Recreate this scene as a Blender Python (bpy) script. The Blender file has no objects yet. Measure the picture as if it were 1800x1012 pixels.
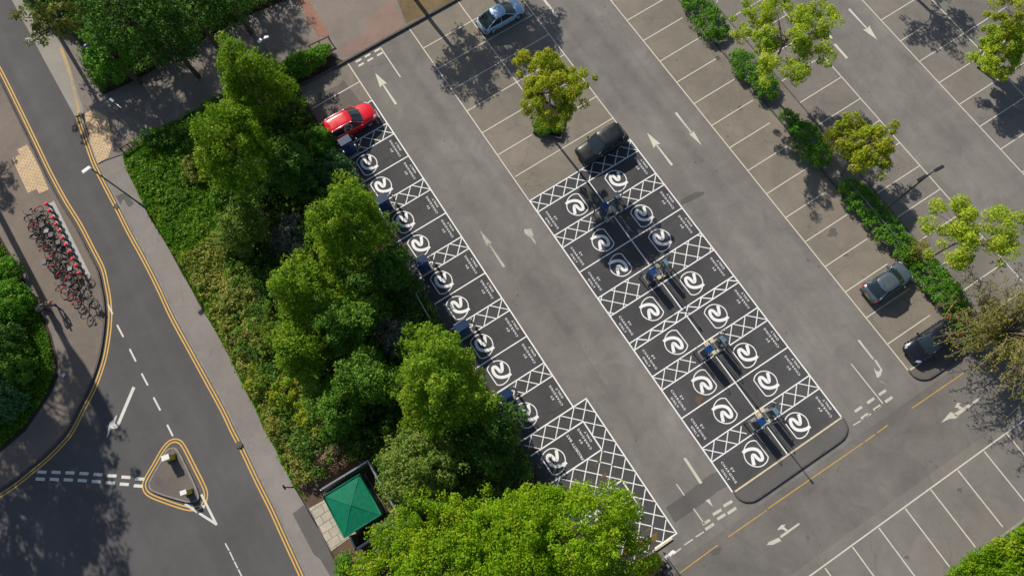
import bpy, bmesh, math, random
import numpy as np
from mathutils import Vector, Matrix

# ---------------------------------------------------------------- camera, sky, sun
W_, H_ = 1800.0, 1012.0
F_, TH_, RO_, CH_, AZ_ = 1243.4, 0.2758, -0.11154, 53.0, math.radians(26.3)
S = bpy.context.scene
COL = S.collection

def _rot(v):
    c, s = math.cos(AZ_), math.sin(AZ_)
    return Vector((c*v[0]+s*v[1], -s*v[0]+c*v[1], v[2]))
FW = _rot((0, math.sin(TH_), -math.cos(TH_)))
_up = Vector((0, math.cos(TH_), math.sin(TH_))); _rt = Vector((1, 0, 0))
RT = _rot(_rt*math.cos(RO_)+_up*math.sin(RO_))
UP = _rot(-_rt*math.sin(RO_)+_up*math.cos(RO_))

def G(x, y, h=0.0):
    """survey point: the spot in the photo -> metres on the ground (or at height h)"""
    d = FW+RT*((x-W_/2)/F_)-UP*((y-H_/2)/F_)
    t = (CH_-h)/-d.z
    return Vector((d.x*t, d.y*t, h))

cam_d = bpy.data.cameras.new("camera"); cam = bpy.data.objects.new("camera", cam_d); COL.objects.link(cam)
cam_d.sensor_width = 36; cam_d.lens = F_/W_*36; cam_d.clip_end = 2000; cam_d.clip_start = 0.5
cam.matrix_world = Matrix(((RT.x, UP.x, -FW.x, 0), (RT.y, UP.y, -FW.y, 0), (RT.z, UP.z, -FW.z, CH_), (0, 0, 0, 1)))
S.camera = cam
S.render.engine = 'CYCLES'
S.render.resolution_x, S.render.resolution_y = 1024, 575

SUN_EL, SUN_DIR = math.radians(36.5), Vector((-0.04, 1.0, 0)).normalized()
sun_vec = Vector((SUN_DIR.x*math.cos(SUN_EL), SUN_DIR.y*math.cos(SUN_EL), math.sin(SUN_EL)))
world = bpy.data.worlds.new("World"); S.world = world; world.use_nodes = True
nt = world.node_tree; nt.nodes.clear()
sky = nt.nodes.new('ShaderNodeTexSky'); sky.sky_type = 'NISHITA'; sky.sun_disc = False
sky.sun_elevation = SUN_EL; sky.sun_rotation = math.atan2(SUN_DIR.x, SUN_DIR.y)
bg = nt.nodes.new('ShaderNodeBackground'); bg.inputs[1].default_value = 0.065
wo = nt.nodes.new('ShaderNodeOutputWorld')
nt.links.new(sky.outputs[0], bg.inputs[0]); nt.links.new(bg.outputs[0], wo.inputs[0])
sd = bpy.data.lights.new("sun", 'SUN'); sd.energy = 3.6; sd.angle = math.radians(0.5); sd.color = (1.0, 0.935, 0.825)
so = bpy.data.objects.new("sun", sd); COL.objects.link(so)
so.rotation_euler = sun_vec.to_track_quat('Z', 'Y').to_euler(); so.location = sun_vec*100
S.view_settings.view_transform = 'Standard'; S.view_settings.look = 'None'
S.view_settings.gamma = 1; S.view_settings.exposure = 0.48

# ---------------------------------------------------------------- helpers
RNG = np.random.default_rng(7)
random.seed(7)

def tag(o, label=None, cat=None, group=None, kind=None):
    if label: o['label'] = label
    if cat: o['category'] = cat
    if group: o['group'] = group
    if kind: o['kind'] = kind
    return o

def empty(name, loc, rz=0.0, label=None, cat=None, group=None):
    o = bpy.data.objects.new(name, None); COL.objects.link(o)
    o.location = loc; o.rotation_euler = (0, 0, rz); o.empty_display_size = 0.3
    return tag(o, label, cat, group)

def link_mesh(name, me, parent=None, mat=None):
    if mat is not None:
        me.materials.clear(); me.materials.append(mat)
    o = bpy.data.objects.new(name, me); COL.objects.link(o)
    if parent is not None: o.parent = parent
    return o

def copy_tree(o, parent=None):
    c = o.copy(); COL.objects.link(c)
    if parent is not None: c.parent = parent
    for ch in list(o.children): copy_tree(ch, c)
    return c

class MB:
    """collects shapes into ONE mesh"""
    def __init__(s): s.v = []; s.f = []; s.sm = []
    def add(s, vs, fs, smooth=False):
        b = len(s.v); s.v += [tuple(v) for v in vs]
        s.f += [tuple(b+i for i in f) for f in fs]; s.sm += [smooth]*len(fs)
    def box(s, c, size, rz=0, taper=1.0):
        x, y, z = size[0]/2, size[1]/2, size[2]/2
        vs = []
        for k, zz in ((1.0, -z), (taper, z)):
            for a, b in ((-1, -1), (1, -1), (1, 1), (-1, 1)):
                p = Vector((a*x*k, b*y*k, 0)); p.rotate(Matrix.Rotation(rz, 3, 'Z')) if rz else None
                vs.append((c[0]+p.x, c[1]+p.y, c[2]+zz))
        s.add(vs, [(3, 2, 1, 0), (4, 5, 6, 7), (0, 1, 5, 4), (1, 2, 6, 5), (2, 3, 7, 6), (3, 0, 4, 7)])
    def tube(s, pts, r, n=6, caps=True):
        pts = [Vector(p) for p in pts]; rs = r if isinstance(r, (list, tuple)) else [r]*len(pts)
        vs = []; fs = []
        for i, p in enumerate(pts):
            d = (pts[min(i+1, len(pts)-1)]-pts[max(i-1, 0)])
            if d.length < 1e-9: d = Vector((0, 0, 1))
            d.normalize()
            a = d.cross(Vector((0, 0, 1)) if abs(d.z) < .9 else Vector((1, 0, 0))).normalized(); b = d.cross(a)
            for k in range(n):
                t = 2*math.pi*k/n; vs.append(p+(a*math.cos(t)+b*math.sin(t))*rs[i])
        for i in range(len(pts)-1):
            for k in range(n):
                fs.append((i*n+k, i*n+(k+1) % n, (i+1)*n+(k+1) % n, (i+1)*n+k))
        if caps: fs += [tuple(range(n)), tuple(range((len(pts)-1)*n, len(pts)*n))[::-1]]
        s.add(vs, fs, True)
    def cyl(s, c, r, h, n=16, r2=None):
        s.lathe(c, [(r, 0), (r if r2 is None else r2, h)], n)
    def lathe(s, c, prof, n=16):
        vs = []; fs = []
        for (r, z) in prof:
            for k in range(n):
                t = 2*math.pi*k/n; vs.append((c[0]+r*math.cos(t), c[1]+r*math.sin(t), c[2]+z))
        m = len(prof)
        for i in range(m-1):
            for k in range(n): fs.append((i*n+k, i*n+(k+1) % n, (i+1)*n+(k+1) % n, (i+1)*n+k))
        fs += [tuple(range(n))[::-1], tuple(range((m-1)*n, m*n))]
        s.add(vs, fs, False)
    def torus(s, c, R, r, axis='Y', n=20, m=5, a0=0, a1=2*math.pi):
        full = abs(a1-a0-2*math.pi) < 1e-6; cnt = n if full else n+1
        vs = []; fs = []
        for i in range(cnt):
            t = a0+(a1-a0)*i/n
            for k in range(m):
                u = 2*math.pi*k/m; q = R+r*math.cos(u); w = r*math.sin(u)
                if axis == 'Y': p = (q*math.cos(t), w, q*math.sin(t))
                elif axis == 'Z': p = (q*math.cos(t), q*math.sin(t), w)
                else: p = (w, q*math.cos(t), q*math.sin(t))
                vs.append((c[0]+p[0], c[1]+p[1], c[2]+p[2]))
        for i in range(n):
            for k in range(m):
                j = (i+1) % cnt if full else i+1
                fs.append((i*m+k, i*m+(k+1) % m, j*m+(k+1) % m, j*m+k))
        s.add(vs, fs, True)
    def poly(s, pts, z=None):
        s.add([(p[0], p[1], (p[2] if len(p) > 2 else 0) if z is None else z) for p in pts], [tuple(range(len(pts)))])
    def prism(s, pts, z0, z1):
        n = len(pts)
        vs = [(p[0], p[1], z0) for p in pts]+[(p[0], p[1], z1) for p in pts]
        fs = [tuple(range(n))[::-1], tuple(range(n, 2*n))]+[(i, (i+1) % n, n+(i+1) % n, n+i) for i in range(n)]
        s.add(vs, fs)
    def ribbon(s, path, w, z, closed=False):
        """flat band of width w along a path"""
        P = [Vector((p[0], p[1], 0)) for p in path]; n = len(P); L = []; R = []
        for i, p in enumerate(P):
            a = P[(i-1) % n] if (closed or i > 0) else p; b = P[(i+1) % n] if (closed or i < n-1) else p
            d = (b-a).normalized(); q = Vector((-d.y, d.x, 0))
            L.append(p+q*w/2); R.append(p-q*w/2)
        vs = [(v.x, v.y, z) for v in L]+[(v.x, v.y, z) for v in R]
        m = n if closed else n-1
        s.add(vs, [(n+i, n+(i+1) % n, (i+1) % n, i) for i in range(m)])
    def wall(s, path, w, z0, z1, closed=False):
        P = [Vector((p[0], p[1], 0)) for p in path]; n = len(P); L = []; R = []
        for i, p in enumerate(P):
            a = P[(i-1) % n] if (closed or i > 0) else p; b = P[(i+1) % n] if (closed or i < n-1) else p
            d = (b-a).normalized(); q = Vector((-d.y, d.x, 0)); L.append(p+q*w/2); R.append(p-q*w/2)
        vs = [(v.x, v.y, z0) for v in L]+[(v.x, v.y, z0) for v in R]+[(v.x, v.y, z1) for v in L]+[(v.x, v.y, z1) for v in R]
        fs = []; m = n if closed else n-1
        for i in range(m):
            j = (i+1) % n
            fs += [(2*n+i, 3*n+i, 3*n+j, 2*n+j), (i, j, 2*n+j, 2*n+i)[::-1], (n+i, n+j, 3*n+j, 3*n+i)]
        if not closed: fs += [(0, n, 3*n, 2*n)[::-1], (n-1, 2*n-1, 4*n-1, 3*n-1)]
        s.add(vs, fs)
    def build(s, name, mat=None, parent=None, bevel=0, smooth=None):
        me = bpy.data.meshes.new(name); me.from_pydata(s.v, [], s.f)
        sm = s.sm if smooth is None else [smooth]*len(s.f)
        me.polygons.foreach_set('use_smooth', sm)
        bm = bmesh.new(); bm.from_mesh(me)
        ng = [f for f in bm.faces if len(f.verts) > 4]
        if ng: bmesh.ops.triangulate(bm, faces=ng)
        bm.to_mesh(me); bm.free(); me.update()
        o = link_mesh(name, me, parent, mat)
        if bevel:
            b = o.modifiers.new('bevel', 'BEVEL'); b.width = bevel; b.segments = 2; b.limit_method = 'ANGLE'
        return o

def smooth_path(P, k=6, closed=False):
    P = [Vector((p[0], p[1], 0)) for p in P]; n = len(P); out = []
    for i in range(n if closed else n-1):
        a = P[(i-1) % n] if (closed or i > 0) else P[i]; b = P[i]; c = P[(i+1) % n]; d = P[(i+2) % n] if (closed or i < n-2) else c
        for j in range(k):
            t = j/k
            out.append(0.5*((2*b)+(c-a)*t+(2*a-5*b+4*c-d)*t*t+(3*b-a-3*c+d)*t**3))
    if not closed: out.append(P[-1])
    return out

def offset(P, d, closed=False):
    n = len(P); out = []
    for i, p in enumerate(P):
        a = P[(i-1) % n] if (closed or i > 0) else p; b = P[(i+1) % n] if (closed or i < n-1) else p
        t = (b-a).normalized(); out.append(p+Vector((-t.y, t.x, 0))*d)
    return out

def px(L): return [G(x, y) for x, y in L]

def lin(c):
    return tuple(((v/255)/12.92 if v/255 <= .04045 else ((v/255+.055)/1.055)**2.4) for v in c)+(1,)

# ---------------------------------------------------------------- materials (all procedural)
def nodes(name):
    m = bpy.data.materials.new(name); m.use_nodes = True
    t = m.node_tree; t.nodes.clear()
    o = t.nodes.new('ShaderNodeOutputMaterial'); b = t.nodes.new('ShaderNodeBsdfPrincipled')
    t.links.new(b.outputs[0], o.inputs[0])
    return m, t, b
def N(t, typ, **kw):
    n = t.nodes.new(typ)
    for k, v in kw.items():
        if k.startswith('i'):
            key = k[1:]; n.inputs[int(key) if key.isdigit() else key].default_value = v
        else: setattr(n, k, v)
    return n
def noise(t, scale, detail=4, rough=.6, vec=None, dist=0.0):
    n = N(t, 'ShaderNodeTexNoise'); n.inputs['Scale'].default_value = scale; n.inputs['Detail'].default_value = detail
    n.inputs['Roughness'].default_value = rough; n.inputs['Distortion'].default_value = dist
    if vec: t.links.new(vec, n.inputs['Vector'])
    return n.outputs['Fac']
def ramp(t, fac, stops):
    r = N(t, 'ShaderNodeValToRGB'); e = r.color_ramp.elements
    while len(e) < len(stops): e.new(.5)
    for i, (p, c) in enumerate(stops):
        e[i].position = p; e[i].color = c if isinstance(c, tuple) else (c, c, c, 1)
    t.links.new(fac, r.inputs[0]); return r.outputs[0]
def mixc(t, fac, a, b, mode='MIX'):
    m = N(t, 'ShaderNodeMix', data_type='RGBA', blend_type=mode)
    for s_, v in ((0, fac), (6, a), (7, b)):
        if isinstance(v, (int, float)): m.inputs[s_].default_value = v
        elif isinstance(v, tuple): m.inputs[s_].default_value = v
        else: t.links.new(v, m.inputs[s_])
    return m.outputs[2]
def objco(t): return N(t, 'ShaderNodeTexCoord').outputs['Object']

def asphalt(name, base, blotch=.12, grain=.25, warm=None, rough=.93, streak=0.0, cracks=0.0):
    m, t, b = nodes(name); co = objco(t)
    c = base if len(base) == 4 else base+(1,)
    w = warm or tuple(v*1.18 for v in c[:3])+(1,)
    big = ramp(t, noise(t, .13, 5, .62, co, .4), [(.3, 0.0), (.7, 1.0)])
    col = mixc(t, big, tuple(v*(1-blotch) for v in c[:3])+(1,), w)
    mid = ramp(t, noise(t, .55, 8, .72, co, .6), [(.32, 1-blotch*1.0), (.68, 1+blotch*.6)])
    col = mixc(t, 1.0, col, mid, 'MULTIPLY')
    gr = ramp(t, noise(t, 28, 3, .7, co), [(.25, 1-grain), (.75, 1+grain*.8)])
    col = mixc(t, 1.0, col, gr, 'MULTIPLY')
    spots = ramp(t, noise(t, 2.2, 2, .5, co), [(.14, .55), (.24, 1.0)])
    col = mixc(t, .6, col, spots, 'MULTIPLY')
    if streak:
        mp = N(t, 'ShaderNodeMapping'); t.links.new(co, mp.inputs[0]); mp.inputs['Scale'].default_value = (1.3, .05, 1)
        st = ramp(t, noise(t, .6, 3, .5, mp.outputs[0]), [(.32, 1-streak), (.68, 1+streak)])
        col = mixc(t, 1.0, col, st, 'MULTIPLY')
    if cracks:
        v = N(t, 'ShaderNodeTexVoronoi', feature='DISTANCE_TO_EDGE'); v.inputs['Scale'].default_value = .16
        wv = N(t, 'ShaderNodeVectorMath', operation='ADD'); t.links.new(co, wv.inputs[0])
        nn = N(t, 'ShaderNodeTexNoise'); nn.inputs['Scale'].default_value = .9; t.links.new(co, nn.inputs['Vector']); t.links.new(nn.outputs['Color'], wv.inputs[1])
        t.links.new(wv.outputs[0], v.inputs['Vector'])
        ck = ramp(t, v.outputs['Distance'], [(.0, 1-cracks), (.006, 1.0)])
        col = mixc(t, 1.0, col, ck, 'MULTIPLY')
    t.links.new(col, b.inputs['Base Color']); b.inputs['Roughness'].default_value = rough
    b.inputs['Specular IOR Level'].default_value = .25
    bp = N(t, 'ShaderNodeBump'); bp.inputs['Strength'].default_value = .25; bp.inputs['Distance'].default_value = .01
    t.links.new(noise(t, 40, 2, .6, co), bp.inputs['Height']); t.links.new(bp.outputs[0], b.inputs['Normal'])
    return m

def paint(name, base, under, wear=.3, rough=.75):
    """road paint worn through to the tarmac"""
    m, t, b = nodes(name); co = objco(t)
    n = noise(t, 7, 6, .75, co); big = noise(t, .5, 3, .5, co)
    a = N(t, 'ShaderNodeMath', operation='ADD'); t.links.new(n, a.inputs[0])
    s2 = N(t, 'ShaderNodeMath', operation='MULTIPLY'); s2.inputs[1].default_value = .5; t.links.new(big, s2.inputs[0]); t.links.new(s2.outputs[0], a.inputs[1])
    c0 = .75-.45*(1-wear)
    mask = ramp(t, a.outputs[0], [(max(0, c0-.08), 0.0), (c0+.1, 1.0)])
    tone = ramp(t, noise(t, 1.7, 4, .6, co), [(.3, .86), (.7, 1.0)])
    col = mixc(t, mask, under, mixc(t, 1.0, base, tone, 'MULTIPLY'))
    t.links.new(col, b.inputs['Base Color']); b.inputs['Roughness'].default_value = rough
    return m

def plain(name, c, rough=.5, metal=0.0, var=.12, scale=6, spec=.5, coat=0.0):
    m, t, b = nodes(name); co = objco(t)
    v = ramp(t, noise(t, scale, 4, .6, co), [(.3, 1-var), (.7, 1+var*.5)])
    t.links.new(mixc(t, 1.0, c, v, 'MULTIPLY'), b.inputs['Base Color'])
    b.inputs['Roughness'].default_value = rough; b.inputs['Metallic'].default_value = metal
    b.inputs['Specular IOR Level'].default_value = spec
    if coat: b.inputs['Coat Weight'].default_value = coat; b.inputs['Coat Roughness'].default_value = .05
    return m

def leafmat(name, c1, c2, c3=None, trans=.35, rough=.55):
    m = bpy.data.materials.new(name); m.use_nodes = True; t = m.node_tree; t.nodes.clear()
    o = N(t, 'ShaderNodeOutputMaterial'); d = N(t, 'ShaderNodeBsdfPrincipled'); tr = N(t, 'ShaderNodeBsdfTranslucent'); mx = N(t, 'ShaderNodeMixShader')
    g = N(t, 'ShaderNodeNewGeometry'); co = objco(t)
    r = g.outputs['Random Per Island']
    c1, c2 = [tuple(v*1.45 for v in c[:3])+(1,) for c in (c1, c2)]; c3 = tuple(v*1.35 for v in c3[:3])+(1,) if c3 else None
    nz = noise(t, .55, 3, .6, co)
    a = N(t, 'ShaderNodeMath', operation='MULTIPLY_ADD'); t.links.new(nz, a.inputs[0]); a.inputs[1].default_value = .9
    s2 = N(t, 'ShaderNodeMath', operation='MULTIPLY'); t.links.new(r, s2.inputs[0]); s2.inputs[1].default_value = .55; t.links.new(s2.outputs[0], a.inputs[2])
    stops = [(.42, c1), (.85, c2)] + ([(1.0, c3)] if c3 else [])
    col = ramp(t, a.outputs[0], stops)
    t.links.new(col, d.inputs['Base Color']); d.inputs['Roughness'].default_value = rough; d.inputs['Specular IOR Level'].default_value = .12
    tc = mixc(t, 1.0, col, (1.25, 1.35, .5, 1), 'MULTIPLY'); t.links.new(tc, tr.inputs[0])
    mx.inputs[0].default_value = trans
    t.links.new(d.outputs[0], mx.inputs[1]); t.links.new(tr.outputs[0], mx.inputs[2]); t.links.new(mx.outputs[0], o.inputs[0])
    return m

def glass(name, c=(.02, .03, .035, 1)):
    m, t, b = nodes(name); b.inputs['Base Color'].default_value = c
    b.inputs['Roughness'].default_value = .05; b.inputs['Specular IOR Level'].default_value = .9
    return m

A_grey = (.203, .187, .171, 1); A_tan = (.232, .205, .172, 1); A_ev = (.078, .076, .078, 1); A_road = (.104, .100, .100, 1)
M = dict(
 asphalt=asphalt('car_park_tarmac', A_grey, .17, .24, streak=.10, cracks=.09),
 tan=asphalt('bay_tarmac', A_tan, .16, .25, warm=(.265, .228, .185, 1), cracks=.2),
 ev=asphalt('dark_bay_tarmac', A_ev, .17, .30, streak=.06, cracks=.25),
 patch=asphalt('patched_tarmac', (.125, .118, .112, 1), .12, .3),
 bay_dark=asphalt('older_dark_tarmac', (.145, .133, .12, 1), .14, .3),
 road=asphalt('road_tarmac', A_road, .10, .22, streak=.08),
 service=asphalt('service_road_tarmac', (.176, .162, .146, 1), .18, .22, cracks=.10),
 pave=asphalt('pavement_tarmac', (.25, .225, .205, 1), .12, .28, cracks=.15),
 pave2=asphalt('brown_pavement_tarmac', (.20, .165, .138, 1), .12, .3),
 path=asphalt('path_tarmac', (.22, .19, .168, 1), .16, .3),
 plaza=asphalt('plaza_tarmac', (.235, .198, .172, 1), .14, .28),
 ramp=asphalt('pale_tarmac', (.29, .27, .24, 1), .10, .2),
 white=paint('fresh_white_paint', (.88, .87, .85, 1), A_ev, .12),
 cream=paint('old_white_paint', (.66, .61, .51, 1), A_tan, .33),
 worn=paint('worn_white_paint', (.60, .56, .47, 1), A_grey, .62),
 vworn=paint('very_worn_white_paint', (.52, .48, .40, 1), A_grey, .85),
 roadw=paint('road_white_paint', (.70, .68, .62, 1), A_road, .22),
 yellow=paint('yellow_line_paint', (.72, .43, .10, 1), A_road, .30),
 yellow_w=paint('worn_yellow_paint', (.60, .36, .08, 1), (.19, .185, .175, 1), .68),
 kerb=plain('kerb_stone', (.27, .255, .235, 1), .9, var=.25, scale=3, spec=.2),
 kerbd=plain('dark_kerb_stone', (.12, .11, .10, 1), .9, var=.3, scale=3, spec=.2),
 soil=asphalt('planting_soil', (.075, .052, .036, 1), .3, .5),
 turf=asphalt('turf_soil', (.045, .075, .018, 1), .3, .5),
 metal=plain('galvanised_metal', (.45, .47, .48, 1), .4, .8, var=.1),
 dmetal=plain('dark_painted_metal', (.035, .04, .045, 1), .45, .3),
 bark=plain('tree_bark', (.13, .10, .075, 1), .95, var=.35, scale=9, spec=.1),
 pbark=plain('pale_tree_bark', (.24, .20, .155, 1), .95, var=.3, scale=9, spec=.1),
 black=plain('black_rubber', (.018, .018, .019, 1), .8, var=.1),
 blackp=plain('black_plastic', (.025, .025, .027, 1), .45, var=.1),
 glass=glass('dark_window_glass'),
 lglass=glass('lamp_glass', (.55, .6, .62, 1)),
 whitep=plain('white_painted_metal', (.80, .80, .78, 1), .35, var=.05),
 blue=plain('blue_cabinet_paint', (.008, .045, .17, 1), .3, var=.08, coat=.4),
 navy=plain('navy_cabinet_paint', (.01, .03, .085, 1), .35, var=.08, coat=.3),
 lblue=plain('pale_blue_cabinet_paint', (.12, .20, .26, 1), .35, var=.1),
 screen=plain('screen_glass', (.02, .05, .07, 1), .12, var=.05),
 creams=plain('cream_concrete', (.62, .54, .38, 1), .9, var=.2, scale=5, spec=.2),
 green=plain('green_roof_paint', (.002, .155, .082, 1), .6, var=.22, scale=3.5, spec=.2),
 greend=plain('dark_green_paint', (.006, .10, .06, 1), .4, var=.1),
 wood=plain('weathered_wood', (.16, .115, .08, 1), .9, var=.3, scale=8, spec=.15),
 fence=plain('grey_fence_boards', (.30, .27, .24, 1), .85, var=.25, scale=5, spec=.2),
 red=plain('pink_red_plastic', (.78, .035, .075, 1), .4, var=.06),
 dred=plain('dark_bike_paint', (.05, .02, .025, 1), .4, var=.3),
 lmetal=plain('teal_grey_metal', (.10, .19, .21, 1), .4, .3, var=.1),
 amber=plain('amber_plastic', (.8, .30, .02, 1), .4, var=.05),
 yellowp=plain('yellow_plastic', (.55, .42, .02, 1), .45, var=.12, scale=4),
 steel=plain('brushed_steel', (.5, .5, .52, 1), .3, .9, var=.08),
 skin=plain('skin', (.55, .33, .23, 1), .55, var=.05),
 hair=plain('brown_hair', (.10, .045, .018, 1), .6, var=.3, scale=40),
 hair2=plain('dark_hair', (.022, .017, .014, 1), .6, var=.3, scale=40),
 denim=plain('blue_denim', (.03, .075, .19, 1), .85, var=.15, scale=20),
 greyc=plain('grey_cloth', (.30, .29, .28, 1), .9, var=.1, scale=20),
 tanc=plain('brown_cloth', (.24, .13, .06, 1), .9, var=.15, scale=20),
 dcloth=plain('charcoal_cloth', (.05, .05, .055, 1), .9, var=.1, scale=20),
)
L = dict(
 grove=leafmat('grove_leaves', (.055, .12, .007, 1), (.135, .235, .013, 1), (.27, .31, .03, 1), .40),
 grove2=leafmat('olive_grove_leaves', (.06, .115, .018, 1), (.14, .22, .035, 1), (.24, .24, .06, 1), .32),
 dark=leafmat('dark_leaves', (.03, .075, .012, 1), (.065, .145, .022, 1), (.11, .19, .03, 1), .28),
 blueg=leafmat('blue_green_leaves', (.03, .085, .03, 1), (.07, .15, .05, 1), (.12, .20, .07, 1), .2),
 bright=leafmat('bright_maple_leaves', (.085, .18, .004, 1), (.175, .29, .008, 1), (.33, .36, .02, 1), .40),
 lime=leafmat('lime_leaves', (.15, .23, .018, 1), (.29, .36, .03, 1), (.42, .42, .05, 1), .4),
 gold=leafmat('yellow_green_leaves', (.15, .19, .012, 1), (.29, .33, .02, 1), (.38, .33, .04, 1), .42),
 hedge=leafmat('hedge_leaves', (.035, .12, .008, 1), (.09, .22, .016, 1), (.16, .28, .03, 1), .25),
 shrub_y=leafmat('olive_shrub_leaves', (.10, .13, .022, 1), (.22, .24, .045, 1), (.34, .29, .09, 1), .28),
 shrub_g=leafmat('green_shrub_leaves', (.045, .115, .012, 1), (.11, .22, .025, 1), (.20, .28, .05, 1), .33),
 grass=leafmat('grass_blades', (.045, .13, .005, 1), (.085, .20, .008, 1), (.12, .24, .015, 1), .35),
 rust=leafmat('bronze_leaves', (.12, .13, .02, 1), (.24, .24, .04, 1), (.30, .20, .08, 1), .35),
 greyt=leafmat('grey_twigs', (.07, .075, .06, 1), (.13, .13, .11, 1), (.17, .15, .13, 1), .1),
 brownt=leafmat('brown_twigs', (.09, .06, .035, 1), (.17, .12, .075, 1), (.21, .15, .09, 1), .1),
)
# ---------------------------------------------------------------- the ground and its layers
def structure(mb, name, mat, **k):
    return tag(mb.build(name, mat, **k), kind='structure')
def sheet(name, pts, z, mat):
    b = MB(); b.poly([(p[0], p[1]) for p in pts], z); return structure(b, name, mat)
def slab(name, pts, z, mat, z0=-.02):
    b = MB(); b.prism([(p[0], p[1]) for p in pts], z0, z); return structure(b, name, mat)
def R_(x0, y0, x1, y1): return [(x0, y0), (x1, y0), (x1, y1), (x0, y1)]

sheet('ground', R_(-400, -400, 400, 400), 0.0, M['asphalt'])
# bay tarmac
b = MB()
b.poly(R_(11.72, 18.9, 21.55, 38.2), .004); b.poly(R_(27.9, -7.9, 35.1, 60), .004)
structure(b, 'parking_bay_tarmac', M['tan'])
b = MB(); b.poly(R_(35.1, -7.9, 39.6, 60), .004); b.poly(R_(45.9, -7.9, 55.8, 60), .004)
b.poly(R_(2, -21.6, 60, -14.4), .004)
structure(b, 'grey_parking_bay_tarmac', asphalt('grey_bay_tarmac', (.205, .187, .168, 1), .15, .25, cracks=.2))
sheet('old_bay_tarmac', [(.4, 33.9), (5.5, 33.9), (5.5, 38.2), (1.5, 38.2), (.5, 36)], .004, M['tan'])
# darker patch in the two old bays at the top
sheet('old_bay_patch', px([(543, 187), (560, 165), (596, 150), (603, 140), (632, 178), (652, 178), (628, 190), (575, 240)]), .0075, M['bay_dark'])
# dark charging bays
b = MB(); b.poly(R_(.65, 3.2, 5.55, 33.8), .008); structure(b, 'charging_bay_tarmac', M['ev'])
b = MB(); b.poly([(.65, 3.25), (6.72, 3.25), (6.75, -8.03), (.65, -8.03)], .0085); structure(b, 'priority_bay_tarmac', M['ev'])
b = MB(); b.poly(R_(11.75, -7.87, 21.6, 18.82), .008); structure(b, 'island_charging_bay_tarmac', M['ev'])
# service road along the bottom and cut patch
sheet('service_road', R_(-2, -14.4, 62, -9.6), .003, M['service'])
sheet('tarmac_patch', px([(1170, 892), (1186, 918), (1235, 884), (1262, 862), (1286, 850), (1262, 828), (1247, 834), (1205, 868)]), .005, M['patch'])
# oil stains on the tarmac
def blob(cx, cy, r, n=18, sq=1.0):
    return [(cx+r*(1+.35*math.sin(3*t+cx)+random.uniform(-.15, .15))*math.cos(t), cy+sq*r*(1+.3*math.cos(2*t+cy)+random.uniform(-.15, .15))*math.sin(t)) for t in [2*math.pi*i/n for i in range(n)]]
b = MB()
for (x, y, r, sq) in ((1464, 409, .42, .7), (1487, 448, .2, .6), (1705, 972, .13, 1), (1687, 861, .18, .8), (1257, 968, .45, .5), (1594, 979, .15, 1), (1446, 842, .06, 1), (1472, 827, .06, 1),
                      (1238, 994, .08, 1), (1487, 820, .06, 1), (1380, 892, .06, 1), (1422, 863, .07, 1), (1325, 855, .1, 1), (1700, 32, .16, .6), (1605, 80, .12, 1), (840, 600, .07, 1), (1300, 190, .2, .8), (1285, 96, .15, .7)):
    c = G(x, y); b.poly(blob(c.x, c.y, r, sq=sq), .0062)
structure(b, 'oil_stains', M['patch'])
b = MB(); b.poly(px([(1196, 352), (1205, 347), (1222, 338), (1238, 337), (1237, 342), (1222, 350), (1206, 357), (1197, 360)]), .0055)
c = G(1255, 970); structure(b, 'damp_stain', M['patch'])

# planting strip (brown paving, kerbs) between the rows
slab('planting_strip', [(32.9, -8.2), (35.1, -8.2), (35.1, 60), (32.9, 60)], .05, M['path'])
b = MB(); b.wall([(32.85, 60), (32.85, -6.5)], .13, 0, .10); b.wall([(35.15, 60), (35.15, -6.5)], .10, 0, .08); structure(b, 'strip_kerb', M['kerbd'])
# rounded ends of the bay islands
def island_end(name, x0, x1, ytop, ybot, mat):
    r = 1.2; P = [(x0, ytop)]
    P += [(x0+r-r*math.cos(t), ybot+r*.85-r*.85*math.sin(t)) for t in [math.pi/2*i/6 for i in range(7)]]
    P += [(x1-r+r*math.sin(t), ybot+r*.85-r*.85*math.cos(t)) for t in [math.pi/2*i/6 for i in range(7)]]
    P += [(x1, ytop)]
    slab(name, P, .115, mat)
    k = MB(); k.wall(P, .12, 0, .135); structure(k, 'island_kerb', M['kerbd'])
    return P
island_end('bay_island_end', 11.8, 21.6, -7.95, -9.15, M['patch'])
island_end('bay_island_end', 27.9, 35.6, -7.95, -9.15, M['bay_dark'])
k = MB(); k.wall([(11.9, -7.93), (21.55, -7.93)], .10, 0, .14); k.wall([(28.0, -7.93), (35.3, -7.93)], .10, 0, .14)
k.wall([(4.6, -8.1), (6.3, -8.1)], .12, 0, .12)
structure(k, 'pale_edging', M['creams'])
# far bay kerb bottom right
slab('corner_verge', [(20, -20.2), (29, -20.2), (62, -20.4), (62, -60), (10, -60), (10, -24)], .10, M['soil'])
k = MB(); k.wall([(14, -20.15), (62, -20.3)], .12, 0, .14); structure(k, 'verge_kerb', M['kerb'])

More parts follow.
